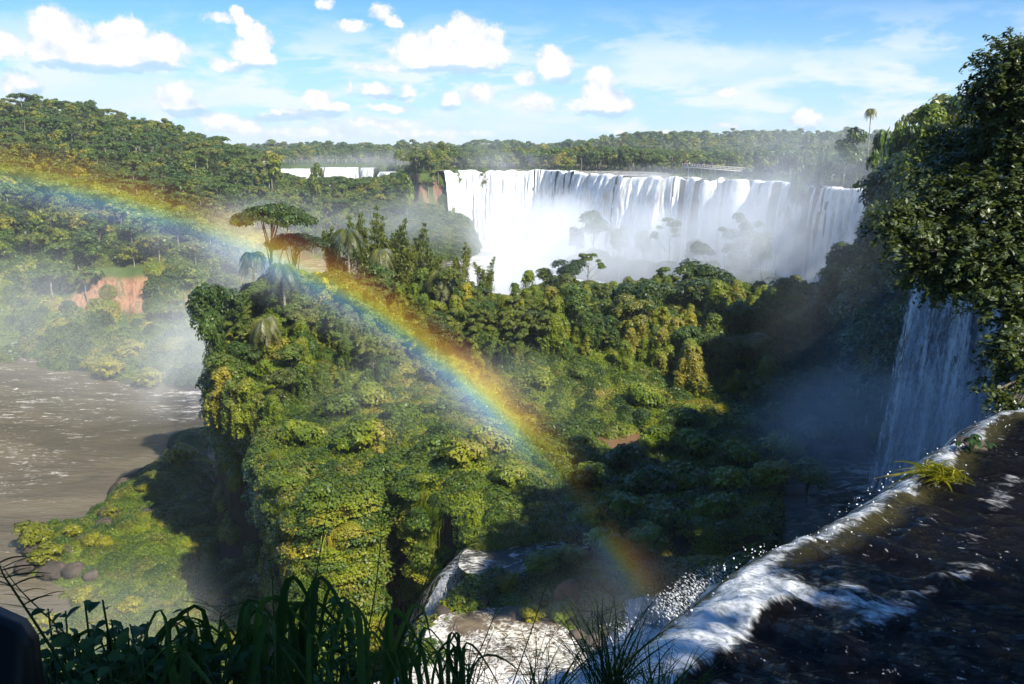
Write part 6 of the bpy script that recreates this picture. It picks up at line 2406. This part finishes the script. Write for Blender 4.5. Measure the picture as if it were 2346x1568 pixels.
def cane(px0, d, n, spread, y0, y1, label, seed, w=0.016):
    rs = np.random.RandomState(seed)
    root = np.array(ond(px0, 1700, d))
    gz = gheight(root[0], root[1])
    root[2] = gz - 0.03 if gz > -6 else root[2] - 0.5
    e = empty('cane_grass', tuple(root))
    g = Geo()
    for i in range(int(n * 1.5)):
        tx = px0 + rs.normal() * spread
        ty = rs.uniform(y0, y1)
        b0 = root + np.array([rs.normal() * .10, rs.normal() * .08, 0])
        top = np.array(ond(tx, ty, d + rs.normal() * .15))
        sg = 1 if rs.rand() < .5 else -1
        drop = rs.uniform(0.12, 0.42)
        end = top + np.array([sg * drop * rs.uniform(.4, 1.0), rs.normal() * .1, -drop * rs.uniform(0.3, 1.1)])
        a1 = bez(b0, (b0 + top) / 2 + np.array([-.04 * sg, 0, .12]), top, 9)
        a2 = bez(top, top + (a1[-1] - a1[-2]) * 1.6, end, 8)[1:]
        strap(g, np.vstack([a1, a2]) - root, w * rs.uniform(.35, 1.0), rs.rand() * 1.2 - .6)
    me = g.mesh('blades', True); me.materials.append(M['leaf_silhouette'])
    obj('blades', me, None, e)
    tag(e, label, 'grass')


cane(480, 2.9, 9, 45, 1430, 1550, 'clump of arching cane grass left of the green slope', 11)
cane(590, 3.0, 10, 40, 1425, 1540, 'clump of cane grass with broad drooping blades before the green slope', 12, 0.019)
cane(680, 3.1, 12, 45, 1390, 1540, 'clump of upright cane grass under the sunlit lobe', 13, 0.018)
cane(830, 3.2, 11, 60, 1430, 1550, 'clump of cane grass before the dark cliff', 14, 0.014)
cane(400, 2.8, 10, 50, 1450, 1560, 'low clump of cane grass among the leafy shrubs', 15, 0.014)
cane(940, 3.1, 12, 50, 1470, 1560, 'low clump of cane grass left of the near cascade', 16, 0.012)
cane(1040, 3.0, 7, 30, 1480, 1560, 'few dark bent blades in front of the ledge pool', 17, 0.012)


def seedstem(pts, d, label, seed, nsp=9, r=0.0032):
    rs = np.random.RandomState(seed)
    W_ = np.array([ond(a_, b_, d) for a_, b_ in pts])
    root = W_[0].copy()
    e = empty('seed_grass', tuple(root))
    L = np.linspace(0, 1, len(W_))
    f = np.linspace(0, 1, 20)
    P_ = np.stack([np.interp(f, L, W_[:, k]) for k in range(3)], 1)
    P_[:, 0] += 0.01 * np.sin(f * 6)
    g = Geo()
    g.tube(P_ - root, np.linspace(r, r * .35, 20), 5)
    me = g.mesh('stem', True); me.materials.append(M['leaf_silhouette']); obj('stem', me, None, e)
    g = Geo()
    for i in range(nsp):
        u = 0.55 + 0.45 * i / max(1, nsp - 1)
        c0 = np.array([np.interp(u, f, P_[:, k]) for k in range(3)])
        for sg in (-1, 1):
            if rs.rand() < .25: continue
            ln = rs.uniform(.05, .12)
            up = rs.uniform(.1, .9)
            e1 = c0 + np.array([sg * ln, rs.normal() * .02, ln * up * .5])
            g.tube(bez(c0, (c0 + e1) / 2 + np.array([0, 0, .014]), e1, 5) - root, [r * .4, r * .45, r * .45, r * .4, r * .2], 4)
    me = g.mesh('spikelets', True); me.materials.append(M['leaf_silhouette']); obj('spikelets', me, None, e)
    tag(e, label, 'grass')


seedstem([(800, 1640), (850, 1380), (878, 1240), (882, 1150)], 3.1, 'tall seed-headed grass stem before the gap between the two lobes', 1, 10)
seedstem([(640, 1660), (700, 1420), (745, 1230), (765, 1110)], 3.2, 'thin grass stem crossing the sunlit hanging grass', 2, 3)
seedstem([(620, 1640), (622, 1480), (630, 1330), (618, 1250)], 2.9, 'straight grass stem left of the sunlit lobe', 3, 4)
seedstem([(850, 1660), (930, 1420), (1000, 1290), (1080, 1240)], 3.2, 'arching seed stem reaching towards the narrow fall', 4, 8)
seedstem([(1000, 1660), (1090, 1500), (1150, 1380), (1210, 1270)], 3.1, 'seed stem rising over the ledge pool', 5, 7)
seedstem([(1130, 1680), (1200, 1480), (1250, 1360), (1280, 1300)], 3.2, 'leaning thin stem left of the red boulder', 6, 3)
seedstem([(180, 1600), (100, 1470), (30, 1340), (0, 1290)], 2.6, 'long bare stem leaning to the left edge', 7, 5, 0.005)
seedstem([(260, 1560), (160, 1470), (70, 1370), (10, 1300)], 2.7, 'second bare stem beside the long one at the left edge', 8, 6)
seedstem([(520, 1600), (516, 1480), (510, 1420), (520, 1390)], 2.8, 'twiggy stem with crossing side shoots', 9, 6)


def finegrass(px0, py0, d, n, spread, y0, y1, label, seed, w=0.0035, z=None, mat='leaf_silhouette', lean=0.0):
    rs = np.random.RandomState(seed)
    root = np.array(ond(px0, py0, d)) if z is None else np.array([*onz(px0, py0, z), z])
    e = empty('fine_grass', tuple(root))
    g = Geo()
    for i in range(n):
        tx = px0 + rs.normal() * spread + lean
        ty = rs.uniform(y0, y1)
        dd_ = math.hypot(root[0], root[1])
        top = np.array(ond(tx, ty, dd_ + rs.normal() * .03 * dd_))
        b0 = root + np.array([rs.normal() * w * 14, rs.normal() * w * 14, 0])
        ln = np.linalg.norm(top - b0)
        a1 = bez(b0, b0 * 0.55 + top * 0.45 + np.array([0, 0, ln * .22]), top + np.array([rs.normal() * ln * .15, 0, 0]), 9)
        strap(g, a1 - root, w * rs.uniform(.6, 1.4), rs.rand() * 1.5)
        if rs.rand() < .3 and z is None:
            for k in range(4):
                c0 = a1[4 + k]
                e1 = c0 + np.array([rs.normal() * .06, rs.normal() * .03, rs.uniform(-.02, .05)])
                g.tube(np.array([c0, (c0 + e1) / 2, e1]) - root, [.001, .0014, .0008], 3)
    me = g.mesh('blades', True); me.materials.append(M[mat])
    obj('blades', me, None, e)
    tag(e, label, 'grass')


finegrass(1400, 1640, 3.3, 95, 75, 1340, 1540, 'thick tuft of fine dark grass before the near lip, bottom centre', 21, 0.003)
finegrass(1240, 1660, 3.2, 50, 90, 1400, 1560, 'loose tuft of fine grass crossing the white water', 22, 0.0025)
finegrass(1520, 1660, 3.6, 55, 90, 1440, 1560, 'dark grass tuft hanging over the near river, bottom right of centre', 23, 0.0032)
finegrass(1080, 1680, 3.1, 35, 60, 1420, 1560, 'thin dark grass at the left of the white water', 24, 0.0028)
finegrass(2165, 1095, 0, 130, 42, 1055, 1120, 'bright tuft of grass growing on the lip of the near river', 25, 0.010, z=-3.95, mat='leaf_yellow', lean=-28)
# small broad-leaved plant on the black rock
def lip_plant():
    rs = np.random.RandomState(33)
    root = np.array([*onz(2222, 1040, -4.0), -4.0])
    e = empty('lip_plant', tuple(root))
    g, gs = Geo(), Geo()
    for i in range(9):
        tp = np.array([*(root[:2] + rs.normal(size=2) * .12), root[2] + rs.uniform(.08, .38)])
        gs.tube(bez(root, (root + tp) / 2, tp, 5) - root, [.006, .005, .005, .004, .003], 4)
        for k in range(6):
            a_ = k * 1.05 + rs.rand()
            dv = np.array([math.cos(a_), math.sin(a_), -.35])
            V, Fq = ovate(tp - root, tp + dv * .10 - root, (0, 0, 1), .026)
            g.add(V, Fq)
    me = gs.mesh('stems', True); me.materials.append(M['leaf_silhouette']); obj('stems', me, None, e)
    me = g.mesh('foliage', True); me.materials.append(M['leaf_silhouette']); obj('foliage', me, None, e)
    tag(e, 'small dark broad-leaved plant on the black rock at the lip', 'plant')


lip_plant()


def rail_post():
    m_ = plain('dark_painted_steel', (0.012, 0.014, 0.016), 0.45, 0.6)
    p0 = np.array(ond(-30, 1405, 2.3))
    e = empty('rail_post', (p0[0], p0[1], gheight(p0[0], p0[1])))
    h = p0[2] - e.location.z
    g = Geo()
    # flat upright with a sloping top
    V = [(-.10, -.03, -.05), (.098, -.03, -.05), (.098, .03, -.05), (-.10, .03, -.05), (-.10, -.03, h + .06), (.075, -.03, h - .03), (.075, .03, h - .03), (-.10, .03, h + .06), (.098, -.03, h - .075), (.098, .03, h - .075)]
    Fq = [(0, 3, 2, 1), (4, 5, 6, 7), (0, 1, 8, 5), (0, 5, 4, 4), (1, 2, 9, 8), (5, 8, 9, 6), (2, 3, 7, 6), (2, 6, 9, 9), (3, 0, 4, 7)]
    g.add(V, Fq)
    obj('upright', g.mesh('upright'), m_, e)
    g = Geo(); g.tube([(-1.6, .02, h - .32), (-.10, .02, h - .32)], 0.022, 8); obj('rail', g.mesh('rail', True), m_, e)
    g = Geo(); g.tube([(-1.6, .02, h - .62), (-.10, .02, h - .62)], 0.022, 8); obj('rail', g.mesh('rail', True), m_, e)
    tag(e, 'dark steel rail post with a sloping top at the lower left corner', 'rail post')


rail_post()

# ---------------------------------------------------------------- rainbow: a thin sheet square to the sun, the bow's light painted on as colour
def rainbow():
    D0 = 38.0
    A = -SUN_DIR
    c0 = A * D0
    e1 = A.cross(Vector((0, 0, 1))).normalized()
    e2 = e1.cross(A).normalized()
    a_in, a_out = R(37.9), R(43.4)
    na, nr2 = 200, 24
    V, U, TH = [], [], []
    for i in range(na):
        th = R(-25 + 150 * i / (na - 1))
        for j in range(nr2):
            f = j / (nr2 - 1)
            r = D0 * math.tan(a_in + (a_out - a_in) * f)
            V.append(c0 + (e1 * math.cos(th) + e2 * math.sin(th)) * r)
            U.append(f)
            TH.append(math.degrees(th))
    V_ = np.array(V)
    _, qy = proj(V_[:, 0], np.maximum(V_[:, 1], 1), V_[:, 2])
    fade = np.interp(qy, [300, 420, 700, 980, 1050, 1110, 1200, 1270, 1330, 1400], [.42, .5, .85, .9, .34, .05, .04, .15, .10, 0])
    me = mesh('rainbow', V_, grid_faces(na, nr2), True, {'u': U, 'th': TH, 'fade': fade})
    m, t = newmat('rainbow_sheet')
    o = t.n('ShaderNodeOutputMaterial')
    u = t.n('ShaderNodeAttribute', attribute_name='u').outputs['Fac']
    geo = t.n('ShaderNodeNewGeometry')
    k = [(0, (0, 0, 0)), (0.12, (.02, .022, .026)), (0.28, (.045, .05, .065)), (0.39, (.065, .09, .17)), (0.48, (.07, .15, .20)), (0.55, (.13, .19, .10)), (0.62, (.20, .17, .02)), (0.70, (.175, .10, .012)), (0.79, (.075, .028, .008)), (0.89, (.022, .007, .004)), (0.97, (0, 0, 0))]
    col = t.ramp(u, k)
    nz = t.noise(geo.outputs['Position'], 0.10, 4, 0.55)
    col = t.mix(1.0, col, t.mix(t.mapr(nz, 0.3, 0.65), (0.35, 0.35, 0.35), (0.95, 0.95, 0.95)), 'MULTIPLY')
    col = t.mix(1.0, col, t.mix(t.n('ShaderNodeAttribute', attribute_name='fade').outputs['Fac'], (0, 0, 0), (1, 1, 1)), 'MULTIPLY')
    d = t.n('ShaderNodeBsdfDiffuse')
    t.put(d.inputs[0], col)
    # the sheet tints what shows through only slightly, most at the outer band
    tr = t.n('ShaderNodeBsdfTransparent')
    dens = t.ramp(u, [(0, (1, 1, 1)), (0.45, (.97, .97, .98)), (0.60, (.96, .96, .90)), (0.72, (.96, .93, .82)), (0.85, (.98, .96, .93)), (1, (1, 1, 1))])
    t.put(tr.inputs[0], dens)
    ad = t.n('ShaderNodeAddShader')
    t.put(ad.inputs[0], d.outputs[0])
    t.put(ad.inputs[1], tr.outputs[0])
    t.put(o.inputs[0], ad.outputs[0])
    ob = obj('rainbow', me, m)
    tag(ob, 'bright rainbow arching down from the left over the trees into the gorge', 'rainbow')


rainbow()

# ---------------------------------------------------------------- mist
def mistmat(name, dens, nscale, g=-0.45, thr=0.35, col=(1, 1, 1)):
    m, t = newmat(name)
    o = t.n('ShaderNodeOutputMaterial')
    tcn = t.n('ShaderNodeTexCoord')
    ln = t.vec('LENGTH', tcn.outputs['Object'])
    fall = t.mapr(ln, 1.0, 0.15)
    geo = t.n('ShaderNodeNewGeometry')
    nz = t.noise(geo.outputs['Position'], nscale, 3, 0.6)
    dn = t.math('MULTIPLY', t.math('MULTIPLY', fall, t.mapr(nz, thr, thr + 0.32, 0.12, 1.0)), dens)
    v = t.n('ShaderNodeVolumePrincipled')
    v.inputs['Color'].default_value = (0.88, 0.94, 1.0, 1)
    v.inputs['Anisotropy'].default_value = g
    t.put(v.inputs['Density'], dn)
    t.t.links.new(v.outputs[0], o.inputs['Volume'])
    m.cycles.volume_step_rate = 1.0
    return m


def ico(name, sub=2):
    import bmesh
    bm = bmesh.new()
    bmesh.ops.create_icosphere(bm, subdivisions=sub, radius=1.0)
    me = bpy.data.meshes.new(name)
    bm.to_mesh(me)
    bm.free()
    return me


MI = 0
for (a_, b_, d, rx, ry, rz, dens, ns, lab) in (
    (1235, 560, 345, 34, 60, 23, 0.085, 0.05, 'boiling white spray at the foot of the great fall'),
    (1300, 520, 350, 22, 30, 17, 0.06, 0.06, 'spray swelling up before the broken streams'),
    (1190, 635, 290, 17, 46, 12, 0.07, 0.07, 'white mist over the churning water below the spray'),
    (1210, 470, 410, 36, 22, 17, 0.03, 0.06, 'white mist veiling the middle of the great curtain'),
    (1430, 580, 280, 42, 40, 17, 0.035, 0.05, 'white mist round the tree islets'),
    (1650, 560, 255, 80, 42, 24, 0.050, 0.05, 'blue-white mist drifting below the right-hand curtains'),
    (1880, 520, 225, 36, 26, 22, 0.040, 0.05, 'blue-white mist below the thin veils'),
    (1600, 415, 300, 60, 26, 7, 0.012, 0.05, 'spray lifting off the rim of the right-hand curtains'),
    (1830, 600, 200, 40, 30, 15, 0.022, 0.05, 'mist behind the right part of the crest'),
    (1930, 520, 195, 34, 30, 22, 0.014, 0.05, 'blue mist round the dark trees at the right'),
    (1130, 300, 430, 24, 20, 46, 0.0045, 0.05, 'thin plume of mist rising into the sky above the great fall'),
    (1170, 372, 436, 36, 16, 7, 0.03, 0.07, 'low mist along the lip of the great fall'),
    (1870, 360, 240, 46, 26, 20, 0.014, 0.04, 'faint mist before the trees on the right-hand skyline'),
    (640, 545, 215, 34, 34, 13, 0.012, 0.05, 'pale mist behind the umbrella-shaped tree'),
    (300, 740, 195, 66, 40, 24, 0.0065, 0.030, 'pale haze over the bend of the lower river'),
    (450, 810, 165, 14, 26, 17, 0.026, 0.045, 'bright mist behind the left cliff of the promontory'),
    (980, 500, 350, 44, 40, 16, 0.009, 0.04, 'thin mist over the slope left of the great fall'),
    (2080, 800, 96, 16, 22, 19, 0.014, 0.07, 'blue mist hanging in the shaded chasm'),
    (2060, 975, 82, 16, 10, 6.5, 0.10, 0.10, 'spray at the foot of the right-hand fall'),
    (1400, 1290, 56, 10, 9, 5, 0.003, 0.13, 'mist over the ledge beyond the near cascade'),
    (1430, 1440, 44, 6.5, 8, 4.5, 0.008, 0.2, 'spray rising from the near cascade'),
    (330, 1400, 95, 22, 18, 7, 0.008, 0.06, 'thin haze low over the green slope at lower left'),
    (840, 372, 675, 70, 40, 12, 0.012, 0.02, 'mist over the distant falls'),
    (1050, 900, 88, 18, 14, 6, 0.012, 0.08, 'thin mist drifting over the sunny meadow'),
):
    c0 = ond(a_, b_, d)
    me = ico('mist')
    me.materials.append(mistmat('mist', dens, ns))
    o = bpy.data.objects.new('mist', me)
    COL.objects.link(o)
    o.location = c0
    o.scale = (rx, ry, rz)
    tag(o, lab, kind='stuff')
    MI += 1

# air
def haze():
    g = Geo()
    g.box((-3400, -3400, -58.5), (3400, 3400, 45))
    m, t = newmat('air')
    o = t.n('ShaderNodeOutputMaterial')
    v = t.n('ShaderNodeVolumePrincipled')
    v.inputs['Color'].default_value = (0.80, 0.90, 1.0, 1)
    v.inputs['Density'].default_value = 0.00016
    v.inputs['Anisotropy'].default_value = 0.0
    t.t.links.new(v.outputs[0], o.inputs['Volume'])
    ob = obj('haze', g.mesh('haze'), m)
    tag(ob, 'clear bluish air that softens the far forest', kind='stuff')


import os
if not os.environ.get('NOHAZE'):
    haze()
